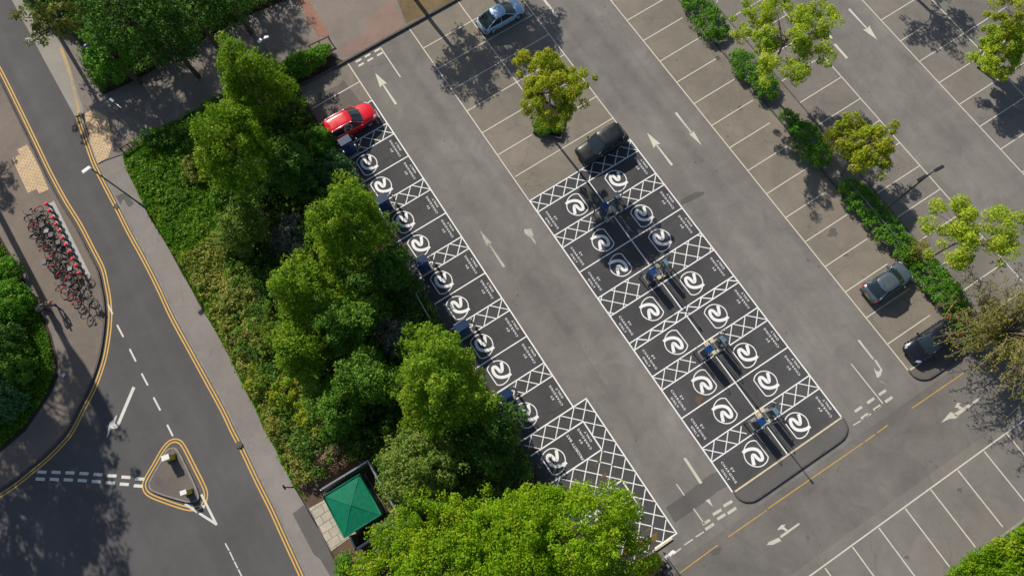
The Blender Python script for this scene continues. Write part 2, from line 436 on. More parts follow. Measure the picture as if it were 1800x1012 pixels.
# plaza + diagonal path (one raised slab above the car park)
plaza_px = [(60, -90), (42, 0), (155, 92), (162, 140), (185, 170), (148, 200), (172, 288), (217, 272), (262, 241), (312, 214), (375, 182), (420, 150), (500, 108), (552, 88), (583, 82), (585, 100), (604, 109)]
bl = px(plaza_px[4:])
pl = bl+[(5.66, 38.36), (11.8, 38.36), (16.8, 38.36), (60, 38.36), (60, 80)]+px([(60, -90), (42, 0), (155, 92), (162, 140)])
slab('plaza', pl, .15, M['plaza'])
k = MB(); k.wall([(1.2, 38.33), (60, 38.33)], .16, 0, .17); structure(k, 'plaza_kerb', M['kerbd'])
sheet('path', px([(185, 169), (225, 152), (312, 105), (362, 72), (450, 25), (515, 0), (540, 60), (552, 88), (500, 108), (420, 150), (375, 182), (312, 214), (262, 241), (217, 272), (196, 240)]), .154, M['path'])
def redstrip(name, q):
    m, t, bb = nodes('red_paving_'+str(len(bpy.data.materials))); co = objco(t)
    br = N(t, 'ShaderNodeTexBrick'); br.inputs['Scale'].default_value = 2.2; br.inputs['Mortar Size'].default_value = .02
    br.inputs['Color1'].default_value = (.36, .17, .125, 1); br.inputs['Color2'].default_value = (.30, .15, .11, 1); br.inputs['Mortar'].default_value = (.2, .13, .10, 1)
    t.links.new(co, br.inputs[0]); nn = ramp(t, noise(t, .8, 5, .7, co), [(.3, .8), (.7, 1.1)])
    t.links.new(mixc(t, 1.0, br.outputs[0], nn, 'MULTIPLY'), bb.inputs['Base Color']); bb.inputs['Roughness'].default_value = .9
    return sheet(name, q, .158, m)
redstrip('red_paving', [G(x, y, .15) for x, y in [(522, 0), (540, -6), (580, 62), (560, 66)]])
sheet('pinkish_path', [G(x, y, .15) for x, y in [(690, 3), (706, 36), (712, 44), (640, 88), (606, 100), (596, 88), (640, 60), (650, 30), (686, 0)]], .156, asphalt('pink_tarmac', (.28, .19, .16, 1), .14, .25))
sheet('top_verge', [G(x, y, .15) for x, y in [(697, -3), (714, 42), (806, -3), (850, -60), (690, -60)]], .157, asphalt('leaf_litter', (.19, .14, .075, 1), .3, .5))

# ---------------------------------------------------------------- left road
west = [(-60, 30), (-30, 76), (0, 127), (30, 187), (62, 253), (86, 303), (113, 353), (139, 395), (164, 443), (179, 473), (186, 503), (190, 526), (192, 556), (189, 591), (183, 626), (174, 656), (162, 686), (148, 713), (126, 756), (108, 779), (81, 806), (51, 831), (26, 851), (0, 868), (-60, 902), (-130, 935)]
west_s = smooth_path(px(west), 5)
east = [(137, 205), (153, 252), (167, 290), (187, 330), (207, 368), (227, 408), (252, 453), (278, 504), (302, 556), (332, 611), (362, 666), (392, 721), (409, 757), (427, 791), (452, 844), (477, 894), (502, 949), (530, 1010), (556, 1066), (620, 1200)]
east_s = smooth_path(px(east), 4)
road_poly = px([(-120, -90), (0, -40), (21, 0), (55, 62), (75, 100), (105, 155), (133, 206)])+offset(east_s, .22)+px([(400, 1400), (-500, 1300), (-500, 1000)])+[p for p in offset(west_s, -.22)][::-1]
sheet('road', [(p[0], p[1]) for p in road_poly], .004, M['road'])
# east pavement
e_in = [(172, 288), (217, 272), (217, 278), (225, 303), (240, 328), (250, 353), (265, 385), (285, 415), (302, 445), (322, 483), (336, 506), (350, 533), (367, 561), (382, 586), (400, 618), (420, 658), (450, 716), (465, 756), (470, 761), (495, 806), (517, 854), (542, 891), (560, 924), (590, 989), (630, 1066), (700, 1200)]
e_out = offset(east_s, .30)
slab('east_pavement', [(p[0], p[1]) for p in px(e_in)]+[(p[0], p[1]) for p in e_out[::-1]], .10, M['pave'])
k = MB(); k.wall(e_out, .13, 0, .115); structure(k, 'road_kerb', M['kerb'])
sheet('pavement_patch', [G(x, y, .1) for x, y in [(514, 902), (534, 887), (560, 924), (596, 1000), (610, 1040), (585, 1020), (563, 982), (552, 974)]], .104, M['patch'])
sheet('pavement_repair', [G(x, y, .1) for x, y in [(203, 345), (222, 338), (236, 358), (226, 364), (217, 350), (210, 362)]], .104, M['patch'])
# pale apron north of it
slab('pavement_apron', px([(60, -90), (40, 0), (155, 92), (162, 140), (186, 168), (166, 191), (149, 200), (133, 206), (105, 155), (75, 100), (55, 62), (21, 0), (-60, -90)]), .09, M['ramp'])
sheet('apron_footway', [G(x, y, .09) for x, y in [(46, 2), (155, 92), (162, 140), (185, 170), (166, 191), (148, 199), (138, 168), (124, 120), (108, 80), (80, 40)]], .094, M['path'])
def blockpave(name, q, z):
    m, t, bb = nodes('buff_block_paving_'+str(len(bpy.data.materials))); co = objco(t)
    mp = N(t, 'ShaderNodeMapping'); t.links.new(co, mp.inputs[0]); mp.inputs['Rotation'].default_value = (0, 0, .0)
    br = N(t, 'ShaderNodeTexBrick'); br.inputs['Scale'].default_value = 1.0; br.inputs['Brick Width'].default_value = .4; br.inputs['Row Height'].default_value = .2; br.inputs['Mortar Size'].default_value = .022
    br.inputs['Color1'].default_value = (.68, .51, .32, 1); br.inputs['Color2'].default_value = (.60, .44, .27, 1); br.inputs['Mortar'].default_value = (.30, .19, .10, 1)
    t.links.new(mp.outputs[0], br.inputs[0]); nn = ramp(t, noise(t, 1.5, 5, .7, co), [(.3, .85), (.7, 1.08)])
    t.links.new(mixc(t, 1.0, br.outputs[0], nn, 'MULTIPLY'), bb.inputs['Base Color']); bb.inputs['Roughness'].default_value = .9
    return sheet(name, q, z, m)
blockpave('buff_paving', [G(x, y, .12) for x, y in [(149, 200), (165, 192), (190, 207), (200, 250), (191, 277), (172, 288), (160, 253)]], .165)
# west pavement
w_in = [(-60, 330), (0, 413), (15, 438), (35, 468), (50, 505), (75, 548), (92, 588), (103, 631), (104, 661), (92, 691), (72, 721), (47, 757), (0, 797), (-70, 850), (-140, 890)]
w_out = offset(west_s, -.32)
k = MB(); k.wall(w_out, .13, 0, .135); structure(k, 'road_kerb', M['kerbd'])
slab('west_pavement', [(p[0], p[1]) for p in w_out]+[(p[0], p[1]) for p in px(w_in)[::-1]]+[(p[0], p[1]) for p in px([(-160, 330), (-160, 60)])], .12, M['pave2'])
blockpave('buff_paving', [G(x, y, .12) for x, y in [(30, 263), (48, 254), (68, 292), (86, 333), (69, 340), (64, 332), (49, 339), (21, 279), (35, 272)]], .124)
sheet('footway_strip', [G(x, y, .12) for x, y in [(-30, 375), (0, 400), (18, 430), (40, 470), (62, 520), (85, 560), (108, 590), (130, 600), (108, 640), (106, 670), (90, 700), (60, 750), (30, 780), (0, 800), (-30, 830), (-60, 810), (-60, 400)]], .1235, M['path'])
slab('west_verge', px([(-200, 330), (-60, 345)]+w_in[1:]+[(-300, 890)]), .15, M['soil'])
# platform under the hire bicycles
slab('bicycle_platform', [G(x, y, .14) for x, y in [(84, 359), (95, 353), (128, 420), (160, 485), (156, 491), (118, 432)]], .15, plain('pale_platform', (.42, .42, .40, 1), .8, var=.2), .11)
# traffic island
tri = smooth_path([G(x, y) for x, y in [(301, 788), (313, 792), (331, 826), (347, 862), (349, 876), (338, 881), (318, 878), (272, 863), (264, 852), (269, 838), (284, 812), (292, 795)]], 4, True)
slab('traffic_island', [(p.x, p.y) for p in tri], .12, asphalt('island_paving', (.155, .132, .115, 1), .14, .28, cracks=.3))
k = MB(); k.wall(tri, .12, 0, .135, True); structure(k, 'island_kerb', M['kerb'])
yl = smooth_path([G(x, y) for x, y in [(300, 776), (313, 775), (323, 785), (341, 820), (356, 850), (362, 868), (357, 886), (343, 893), (326, 892), (292, 881), (263, 869), (254, 857), (256, 843), (272, 815), (287, 789)]], 4, True)
k = MB()
for o_ in (-.10, .12): k.ribbon(offset(yl, o_, True), .095, .009, True)
for o_ in (-.10, .12): k.ribbon(offset(west_s, o_+.08), .10, .009)
for o_ in (-.10, .12): k.ribbon(offset(east_s, o_-.06), .10, .009)
structure(k, 'double_yellow_lines', M['yellow'])
k = MB(); k.ribbon(smooth_path([G(x, y, .09) for x, y in [(107, 84), (120, 120), (133, 168), (140, 202)]], 5), .28, .100)
structure(k, 'faded_yellow_line', paint('faded_yellow_paint', (.50, .34, .12, 1), (.24, .205, .18, 1), .95))
# road paint
k = MB()
def seg(mb, a, b, w, z=.010):
    mb.ribbon([G(*a), G(*b)], w, z)
for a, b_ in (((190, 535), (198, 552)), ((206, 571), (217, 592)), ((228, 613), (239, 635)), ((249, 656), (260, 677)), ((270, 698), (282, 721)), ((294, 746), (304, 766))):
    seg(k, a, b_, .13)
seg(k, (325, 885), (381, 921), .17, .013); seg(k, (354, 868), (381, 922), .17, .016)
for a, b_ in (((396, 954), (403, 967)), ((404, 969), (411, 984)), ((412, 986), (418, 998)), ((419, 1000), (426, 1014))): seg(k, a, b_, .09)
for i in range(8):
    x = 74+24.6*i; y = 829+.2*i+.24*i*i*.9
    seg(k, (x-8, y-.3), (x+8, y+.6), .22)
    seg(k, (x-11, y+12), (x+5, y+13), .22)
seg(k, (351, 889), (360, 890), .2, .0105)
structure(k, 'road_markings', M['roadw'])
k = MB()
k.poly(px([(233, 679), (238, 681), (210, 747), (205, 745)]), .010)
k.poly(px([(206, 728), (202, 744), (205, 747), (211, 744), (208, 750), (203, 753), (196, 753), (188, 770), (190, 755), (193, 742), (199, 737)]), .0125)
structure(k, 'road_arrow', M['roadw'])
# drain covers
k = MB(); c = G(420, 781, .1); k.cyl((c.x, c.y, .0), .26, .119, 14)
structure(k, 'drain_cover', M['kerbd'])
k = MB(); c = G(205, 363); k.box((c.x, c.y, .02), (.42, .42, .05), .4); c = G(1406, 822); k.box((c.x, c.y, .01), (.4, .4, .03)); c = G(1265, 100); k.box((c.x-.2, c.y, .01), (.35, .35, .03)); structure(k, 'drain_grate', M['kerbd'])
sheet('service_cover', px([(44, 68), (55, 64), (59, 71), (48, 76)]), .009, asphalt('pale_cover', (.42, .42, .40, 1), .2, .3))
sheet('service_cover', px([(181, 797), (194, 794), (195, 808), (180, 809)]), .009, M['patch'])
k = MB(); k.poly([G(x, y, .12) for x, y in [(276, 836), (288, 842), (283, 856), (270, 850)]], .124); structure(k, 'service_cover', M['patch'])

# ---------------------------------------------------------------- car park lines
k = MB()
def hl(x0, x1, y, w=.085, z=.015): k.poly(R_(x0, y-w/2, x1, y+w/2), z)
def vl(x, y0, y1, w=.085, z=.012): k.poly(R_(x-w/2, y0, x+w/2, y1), z)
T = 2.418
vl(11.72, 18.9, 38.2); vl(21.55, 18.9, 38.2); vl(16.7, 26.3, 38.2)
for i in range(1, 8):
    y = 18.82+T*i
    if i == 1: hl(11.9, 21.5, y)
    elif i == 2: hl(11.75, 15.1, y); hl(18.4, 21.5, y)
    else: hl(11.75, 21.5, y)
vl(27.9, -7.85, 60)
for i in range(-14, 14):
    hl(27.95, 32.1+.08*math.sin(i*2.3), 28.30+T*i)
vl(39.62, -7.85, 60); vl(45.9, -7.85, 60); vl(50.82, -7.85, 60)
for i in range(-6, 20):
    y = 18.74+T*(i-8)
    hl(35.25, 39.55, y)
    if i == 6: hl(45.95, 48.6, y-.05)
    else: hl(45.95, 55.6, y-.0)
# bottom row, slanted slightly
hy0 = G(1424, 1011); hy1 = G(1800, 738)
vv = hy1-hy0
hl(-2, 0, hy0.y) if False else k.ribbon([hy0-vv*.6, hy1+vv*.4], .10, .012)
for (x, y) in ((1449, 996), (1497.5, 959), (1543.75, 925.75), (1590, 891.5), (1635, 858.5), (1682.5, 824.5), (1728.75, 791.5), (1769, 761)):
    c = G(x, y); k.poly(R_(c.x-.045, -19.75, c.x+.045, c.y-.06), .015)
k.poly(R_(5.5, 33.9, 5.6, 38.2), .012)
structure(k, 'bay_lines', M['cream'])

k = MB()
hl(.95, 5.5, 35.95)
for (a, b_) in (((628, 98), (640, 92)), ((645, 92), (655, 86)), ((650, 82), (665, 76)), ((622, 104), (634, 98)), ((616, 101), (628, 95))): pass
for xc in (6.45, 7.35, 8.3):
    k.poly(R_(xc-.27, 37.72, xc+.27, 37.9), .0105)
    k.poly(R_(xc-.27, 37.25, xc+.27, 37.43), .0105)
structure(k, 'worn_bay_lines', paint('patchy_white_paint', (.68, .65, .56, 1), A_grey, .42))
k = MB(); k.poly(R_(8.62, 34.4, 8.72, 37.9), .012)
k.poly(R_(22.99, 31.9, 23.2, 34.6), .012); k.poly(R_(22.99, 39.0, 23.2, 36.0), .012)
seg(k, (1467, 78), (1489, 103), .2, .012); seg(k, (1440, 40), (1462, 68), .2, .012)
structure(k, 'lane_lines', M['cream'])

# give-way dashes, yellow line, arrows
k = MB()
for xc in (23.0, 24.15, 25.25): 
    k.poly(R_(xc-.33, -8.22, xc+.33, -8.02), .010)
    k.poly(R_(xc+.05-.33, -8.86, xc+.05+.33, -8.66), .010)
for xc in (16.9+4.2, 16.9+3.2): pass
for (a, b_) in (((1500, 747), (1513, 739)), ((1518, 735), (1531, 727)), ((1538, 721), (1549, 714))): seg(k, a, b_, .09)
for (a, b_) in (((1235, 921), (1248, 913)), ((1253, 904), (1268, 895)), ((1272, 889), (1287, 880)), ((1240, 930), (1255, 920)), ((1261, 912), (1275, 903)), ((1279, 902), (1294, 892))): seg(k, a, b_, .2)
for (a, b_) in (((1182, 974), (1197, 963)), ((1203, 957), (1218, 947)), ((1223, 943), (1237, 934))): seg(k, a, b_, .10)
seg(k, (1189, 850), (1203, 870), .09); seg(k, (1219, 893), (1238, 920), .09); seg(k, (1496, 639), (1552, 709), .09)
k.poly(px([(1201, 805), (1206, 804), (1235, 848), (1230, 850)]), .010); k.poly(px([(1240, 879), (1247, 876), (1253, 890)]), .010)
structure(k, 'give_way_markings', M['worn'])
k = MB()
for (a, b_) in (((1195, 1006), (1262, 957)), ((1280, 943), (1348, 896)), ((1350, 893), (1517, 778)), ((1542, 760), (1560, 747)), ((1603, 717), (1694, 655)), ((1520, 776), (1538, 763))): seg(k, a, b_, .07)
structure(k, 'yellow_edge_line', M['yellow_w'])
def arrow(mb, x, tip, tail, w=.46):
    s = 1 if tip > tail else -1; hb = tip-s*1.45
    mb.poly([(x-.055, hb+s*.1), (x+.055, hb+s*.1), (x+.10, tail), (x-.10, tail)][::s], .0085)
    mb.poly([(x, tip), (x+w/2+.03, hb), (x+.06, hb+s*.12), (x-.06, hb+s*.12), (x-w/2-.03, hb)][::-s], .0105)
for (x, a, c_, mt) in ((7.06, 35.95, 32.35, 'cream'), (23.12, 18.6, 15.1, 'cream'), (44.38, 15.0, 18.7, 'cream'), (26.16, 15.2, 18.8, 'worn'), (7.05, 18.85, 15.2, 'vworn')):
    k = MB(); arrow(k, x, a, c_, .62 if mt == 'cream' else .42); structure(k, 'lane_arrow', M[mt])
k = MB()
for q in ([(1507, 598), (1511, 597), (1536, 630), (1534, 632)], [(1536, 632), (1540, 632), (1551, 650), (1548, 660), (1543, 664), (1546, 668), (1560, 677), (1549, 671), (1541, 662), (1536, 646), (1541, 652), (1545, 653), (1547, 649)],
          [(1351, 952), (1369, 944), (1373, 950), (1358, 957), (1347, 957)], [(1371, 941), (1404, 918), (1406, 921), (1373, 945)], [(1366, 930), (1373, 922), (1381, 921), (1378, 925), (1385, 931), (1383, 934), (1375, 929), (1367, 931)],
          [(1654, 743), (1670, 724), (1674, 724), (1679, 731), (1686, 731), (1680, 735), (1668, 736)], [(1676, 727), (1724, 696), (1726, 699), (1684, 730)], [(1678, 716), (1683, 707), (1690, 708), (1685, 712), (1692, 716), (1688, 720), (1683, 716)],
          ):
    k.poly(px(q), .0095)
structure(k, 'turn_arrows', M['worn'])

k = MB(); k.poly(px([(921, 403), (934, 402), (938, 414), (930, 417), (922, 410)]), .0095); k.poly(px([(932, 417), (935, 415), (943, 428), (941, 429)]), .0085)
structure(k, 'lane_arrow', M['vworn'])
# ---------------------------------------------------------------- charging bay paint
b = MB(); c = G(1228, 703); b.poly(blob(c.x, c.y, .3), .0095); structure(b, 'rust_stain', asphalt('rusty_stain', (.13, .085, .06, 1), .1, .2))
b = MB()
for (x, y, r) in ((1148, 946, .5), (1128, 955, .6), (1105, 965, .6), (1140, 930, .22), (930, 790, .25), (915, 785, .3), (1052, 812, .2), (1062, 835, .25)):
    c = G(x, y); b.poly(blob(c.x, c.y, r, sq=.5), .0228+.0004*(x % 7))
structure(b, 'leaf_litter', asphalt('leaf_litter_patch', (.20, .135, .055, 1), .4, .6))
def crack(P, w=.028, seed=1):
    rd_ = random.Random(seed); Q = []
    for i in range(len(P)-1):
        a, c_ = G(*P[i]), G(*P[i+1])
        for j in range(9): Q.append(a.lerp(c_, j/9)+Vector((rd_.gauss(0, .05), rd_.gauss(0, .05), 0)))
    return Q
b = MB()
for i, P in enumerate(([(1268, 918), (1300, 945), (1345, 975), (1372, 1010)], [(650, 118), (690, 108), (706, 117)], [(213, 325), (240, 318), (268, 300)], [(236, 830), (231, 880), (228, 940)], [(455, 905), (470, 960), (490, 1010)],
                       [(1560, 60), (1585, 95), (1640, 130)], [(860, 150), (905, 215), (950, 270)], [(990, 560), (1040, 640), (1085, 720)], [(1500, 330), (1570, 420), (1650, 500)], [(385, 900), (396, 930), (402, 950)], [(1350, 480), (1400, 540), (1470, 640)])):
    b.ribbon(crack(P, seed=i), .016, .0092)
structure(b, 'tarmac_cracks', M['kerbd'])
b = MB()
for (x, y) in ((905, 520), (1010, 600), (1120, 790), (760, 260), (1250, 300), (1380, 560), (1500, 150), (1560, 300), (330, 700), (300, 960), (130, 300), (1290, 230), (1420, 470), (1180, 110), (860, 620), (1620, 810), (1420, 960), (1060, 40)):
    c = G(x, y); rd_ = random.Random(x)
    for j in range(4): b.poly(blob(c.x+rd_.gauss(0, .8), c.y+rd_.gauss(0, .8), rd_.uniform(.03, .09), 9), .0094+.0003*j)
structure(b, 'tarmac_spots', M['patch'])
k = MB(); X0, XL = .9, 5.55
def hatch(mb, x0, x1, yb, yt, ax, w=.068):
    """crossed 45 degree bars clipped to a box, anchored on the corner at ax"""
    def clip(p, d, z):
        t0, t1 = -99, 99
        for q, dd, lo, hi in ((p[0], d[0], x0, x1), (p[1], d[1], yb, yt)):
            a, c = (lo-q)/dd, (hi-q)/dd
            if a > c: a, c = c, a
            t0 = max(t0, a); t1 = min(t1, c)
        if t1-t0 > .12: mb.ribbon([(p[0]+d[0]*t0, p[1]+d[1]*t0), (p[0]+d[0]*t1, p[1]+d[1]*t1)], w, z)
    for n in range(-14, 15):
        if ax == x1 or ax > (x0+x1)/2:
            clip((ax+1.25*n, yb), (1, -1), .0175); clip((ax+1.25*n, yt), (1, 1), .020)
        else:
            clip((ax+1.25*n, yt), (1, -1), .0175); clip((ax+1.25*n, yb), (1, 1), .020)
ysL = [33.8, 31.23, 30.06, 27.64, 25.22, 24.05, 21.63, 19.21, 18.04, 15.62, 13.2, 12.03, 9.61, 7.19, 6.02]
vl(XL, 3.3, 33.85, .10)
for y in ysL: hl(X0 if y < 33 else 5.0, XL-.05, y, .09)
for yt in (31.23, 25.22, 19.21, 13.2, 7.19): hatch(k, 2.35, XL-.05, yt-1.17+.045, yt-.045, XL)
hl(.95, 6.73, 3.25, .10); 
xr = 6.72; k.ribbon([(6.70, 3.30), (6.76, -8.05)], .10, .012)
hl(.95, 5.62, 1.98, .10); hl(3.0, 5.55, -.42, .10); hl(3.0, 5.55, -2.98, .10); hl(3.0, 5.55, -5.42, .10); hl(4.9, 6.7, -8.0, .10)
hl(.95, 3.0, -.42, .10); hl(.95, 3.0, -2.98, .10); hl(.95, 3.0, -5.42, .10)
vl(5.58, -.42, 1.93, .10); vl(5.58, -5.42, -2.98, .10)
hatch(k, 1.0, 5.58, 2.03, 3.20, 5.58); hatch(k, 5.63, 6.66, -7.95, 3.2, 5.58); 
hatch(k, 1.0, 5.58, -2.93, -.47, 5.58); hatch(k, 1.0, 5.58, -7.95, -5.47, 5.58)
yc = [18.82, 17.65, 15.25, 14.06, 11.65, 9.15, 7.45, 4.92, 4.30, 1.93, .73, -1.73, -4.26, -5.41]
vl(11.75, -7.87, 18.87, .10); vl(21.6, -7.87, 18.87, .10)
for y in yc: hl(11.8, 21.55, y, .09)
for a, c_ in ((17.65, 14.1), (14.06, 9.15), (7.45, 4.92), (4.30, .73), (.73-1.2+1.2, .73), (-.0, .0), (-.73, -4.26), (-5.41, -7.87)): pass
for (a, c_) in ((17.6, 15.3), (14.0, 9.2), (7.4, 4.97), (4.25, 1.98), (.68, -4.2), (-5.46, -7.85)): vl(16.66, c_, a, .085)
for (yt, yb, wide) in ((18.82, 17.65, 0), (15.25, 14.06, 1), (9.15, 7.45, 1), (4.92, 4.30, 0), (1.93, .73, 1), (-4.26, -5.41, 1)):
    if wide:
        hatch(k, 11.8, 15.1, yb+.045, yt-.045, 11.75); hatch(k, 18.0, 21.55, yb+.045, yt-.045, 21.6)
    elif yt > 10: hatch(k, 11.8, 16.6, yb+.045, yt-.045, 11.75); hatch(k, 16.7, 21.55, yb+.045, yt-.045, 21.6)
    else:
        for i in range(4):
            x = 11.85+1.28*i
            k.ribbon([(x, 4.35), (x+.62, 4.87)], .085, .0175); k.ribbon([(x+.62, 4.87), (x+1.28, 4.35)], .085, .0195)
            x = 16.55+1.28*i
            k.ribbon([(x, 4.35), (x+.62, 4.87)], .085, .0175); k.ribbon([(x+.62, 4.87), (x+1.28, 4.35)], .085, .0195)
structure(k, 'charging_bay_lines', M['white'])

# logos: outline and the folded stroke inside
LO = [(-.72, -.55), (-.66, -.72), (-.42, -.86), (-.08, -.87), (.25, -.74), (.5, -.5), (.66, -.2), (.70, .12), (.60, .42), (.38, .70), (.08, .86), (-.25, .88), (-.52, .80), (-.70, .66), (-.74, .52)]
LS = [(.42, .56), (.33, .33), (.20, .08), (.08, -.03), (-.02, .06), (-.06, .30), (-.14, .50), (-.30, .54), (-.42, .36), (-.46, .08), (-.38, -.18), (-.18, -.38), (.08, -.50), (.36, -.56), (.58, -.52)]
def logo(mb, cx, cy, s):
    mb.ribbon([(cx+s*x*1.04, cy+s*y*1.04) for x, y in [(p.x, p.y) for p in smooth_path(LO, 3, True)]], .075, .012, True)
    P = smooth_path(LS, 4)
    mb.ribbon([(cx+s*p.x*1.03, cy+s*p.y*1.03) for p in P], .235, .0155)
def words(mb, txt, cx, cy, rz, size, z=.0125, track=1.34, sx=1.22):
    c = bpy.data.curves.new('lettering', 'FONT'); c.body = txt; c.size = size; c.align_x = 'CENTER'; c.align_y = 'CENTER'
    c.space_character = track; c.offset = .003; c.resolution_u = 2
    o = bpy.data.objects.new('lettering', c); COL.objects.link(o)
    dg = bpy.context.evaluated_depsgraph_get(); me = bpy.data.meshes.new_from_object(o.evaluated_get(dg))
    R = Matrix.Rotation(rz, 3, 'Z')
    vs = []
    for v in me.vertices:
        p = R @ Vector((v.co.x*sx, v.co.y, 0)); vs.append((cx+p.x, cy+p.y, z))
    mb.add(vs, [tuple(p.vertices) for p in me.polygons])
    bpy.data.objects.remove(o); bpy.data.meshes.remove(me); bpy.data.curves.remove(c)
bays_L = [28.85, 26.43, 22.84, 20.42, 16.83, 14.41, 10.82, 8.40, 4.65]
lg = MB(); tx = MB()
for y in bays_L: logo(lg, 2.40, y, 1)
for y in bays_L+[32.5]:
    for w_, dx in (('ONLY', .28), ('CHARGING', .60), ('EV', .93)): words(tx, w_, XL-dx, y, math.pi/2, .225)
bays_R = [16.45, 12.85, 10.4, 6.2, 3.1, -.5, -3.0, -6.64]
for y in bays_R:
    logo(lg, 18.68, y, 1); logo(lg, 14.62, y, -1)
    for w_, dx in (('ONLY', .28), ('CHARGING', .60), ('EV', .93)):
        words(tx, w_, 21.6-dx, y, math.pi/2, .225); words(tx, w_, 11.75+dx, y, -math.pi/2, .225)
for y, yl_ in ((.78, .8), (-4.2, -4.2)):
    c = G(975, 806) if y > 0 else G(975, 806)+Vector((0, -5.0, 0))
    logo(lg, c.x, y-.02, 1)
    for w_, dx in (('ONLY', .30), ('CHARGING', .62), ('EV', .95)): words(tx, w_, 5.58-dx, y+.1, math.pi/2, .225)
    words(tx, 'PRIORITY BAY', 4.05, y-.02, math.pi/2, .27, track=1.08, sx=1.15)
structure(lg, 'bay_logos', M['white']); structure(tx, 'bay_lettering', M['white'])
# ---------------------------------------------------------------- foliage
def leaf_mesh(C, Nn, sz, rng, aspect=.62):
    n = len(C); Nn = Nn/np.maximum(np.linalg.norm(Nn, axis=1, keepdims=True), 1e-6)
    r = rng.normal(size=(n, 3)); T = np.cross(Nn, r); T /= np.maximum(np.linalg.norm(T, axis=1, keepdims=True), 1e-6); B = np.cross(Nn, T)
    s = sz[:, None]; v = np.empty((n, 4, 3))
    v[:, 0] = C-T*s*.5; v[:, 1] = C-B*s*.5*aspect+Nn*s*.08; v[:, 2] = C+T*s*.5; v[:, 3] = C+B*s*.5*aspect+Nn*s*.08
    return v.reshape(-1, 3)
def quads_obj(name, verts, mat, parent=None):
    n = len(verts)//4
    me = bpy.data.meshes.new(name); me.vertices.add(n*4); me.vertices.foreach_set('co', np.asarray(verts, dtype=np.float32).ravel())
    me.loops.add(n*4); me.loops.foreach_set('vertex_index', np.arange(n*4, dtype=np.int32))
    me.polygons.add(n); me.polygons.foreach_set('loop_start', np.arange(0, n*4, 4, dtype=np.int32)); me.polygons.foreach_set('loop_total', np.full(n, 4, dtype=np.int32))
    me.update(); me.validate()
    return link_mesh(name, me, parent, mat)
def sphere_dirs(n, rng, low=-1.0):
    z = rng.uniform(low, 1, n); t = rng.uniform(0, 2*math.pi, n); r = np.sqrt(1-z*z)
    return np.stack([r*np.cos(t), r*np.sin(t), z], 1)
def clump_leaves(cc, rc, nl, ls, rng, flat=.75, up=.45):
    """leaves on and in a set of clumps; cc (k,3), rc (k,)"""
    k = len(cc); idx = np.repeat(np.arange(k), nl); n = len(idx)
    d = sphere_dirs(n, rng, -.7); rad = rc[idx]*rng.uniform(.35, 1.05, n)**.7
    off = d*rad[:, None]; off[:, 2] *= flat
    C = cc[idx]+off
    Nn = d*.55+np.array([0, 0, up])+rng.normal(size=(n, 3))*.42
    return leaf_mesh(C, Nn, ls*rng.uniform(.65, 1.35, n), rng)
def crown_points(radii, k, rng, inner=.5, low=-.55, lob=.22, cone=0.0):
    d = sphere_dirs(k, rng, low)
    ph = rng.uniform(0, 6.28, 6); az = np.arctan2(d[:, 1], d[:, 0])
    lobe = 1+lob*(np.sin(2*az+ph[0])*.5+np.sin(3*az+ph[1]+d[:, 2]*2)*.6+np.sin(5*az+ph[2]-3*d[:, 2])*.45+np.sin(7*d[:, 2]+ph[3]+az*2)*.4)
    f = rng.uniform(inner, 1, k)**.6*lobe
    P = d*f[:, None]*np.array(radii)
    if cone:
        q = 1-cone*np.clip(P[:, 2:3]/radii[2]+.15, 0, 1.2); P[:, :2] *= q
    return P

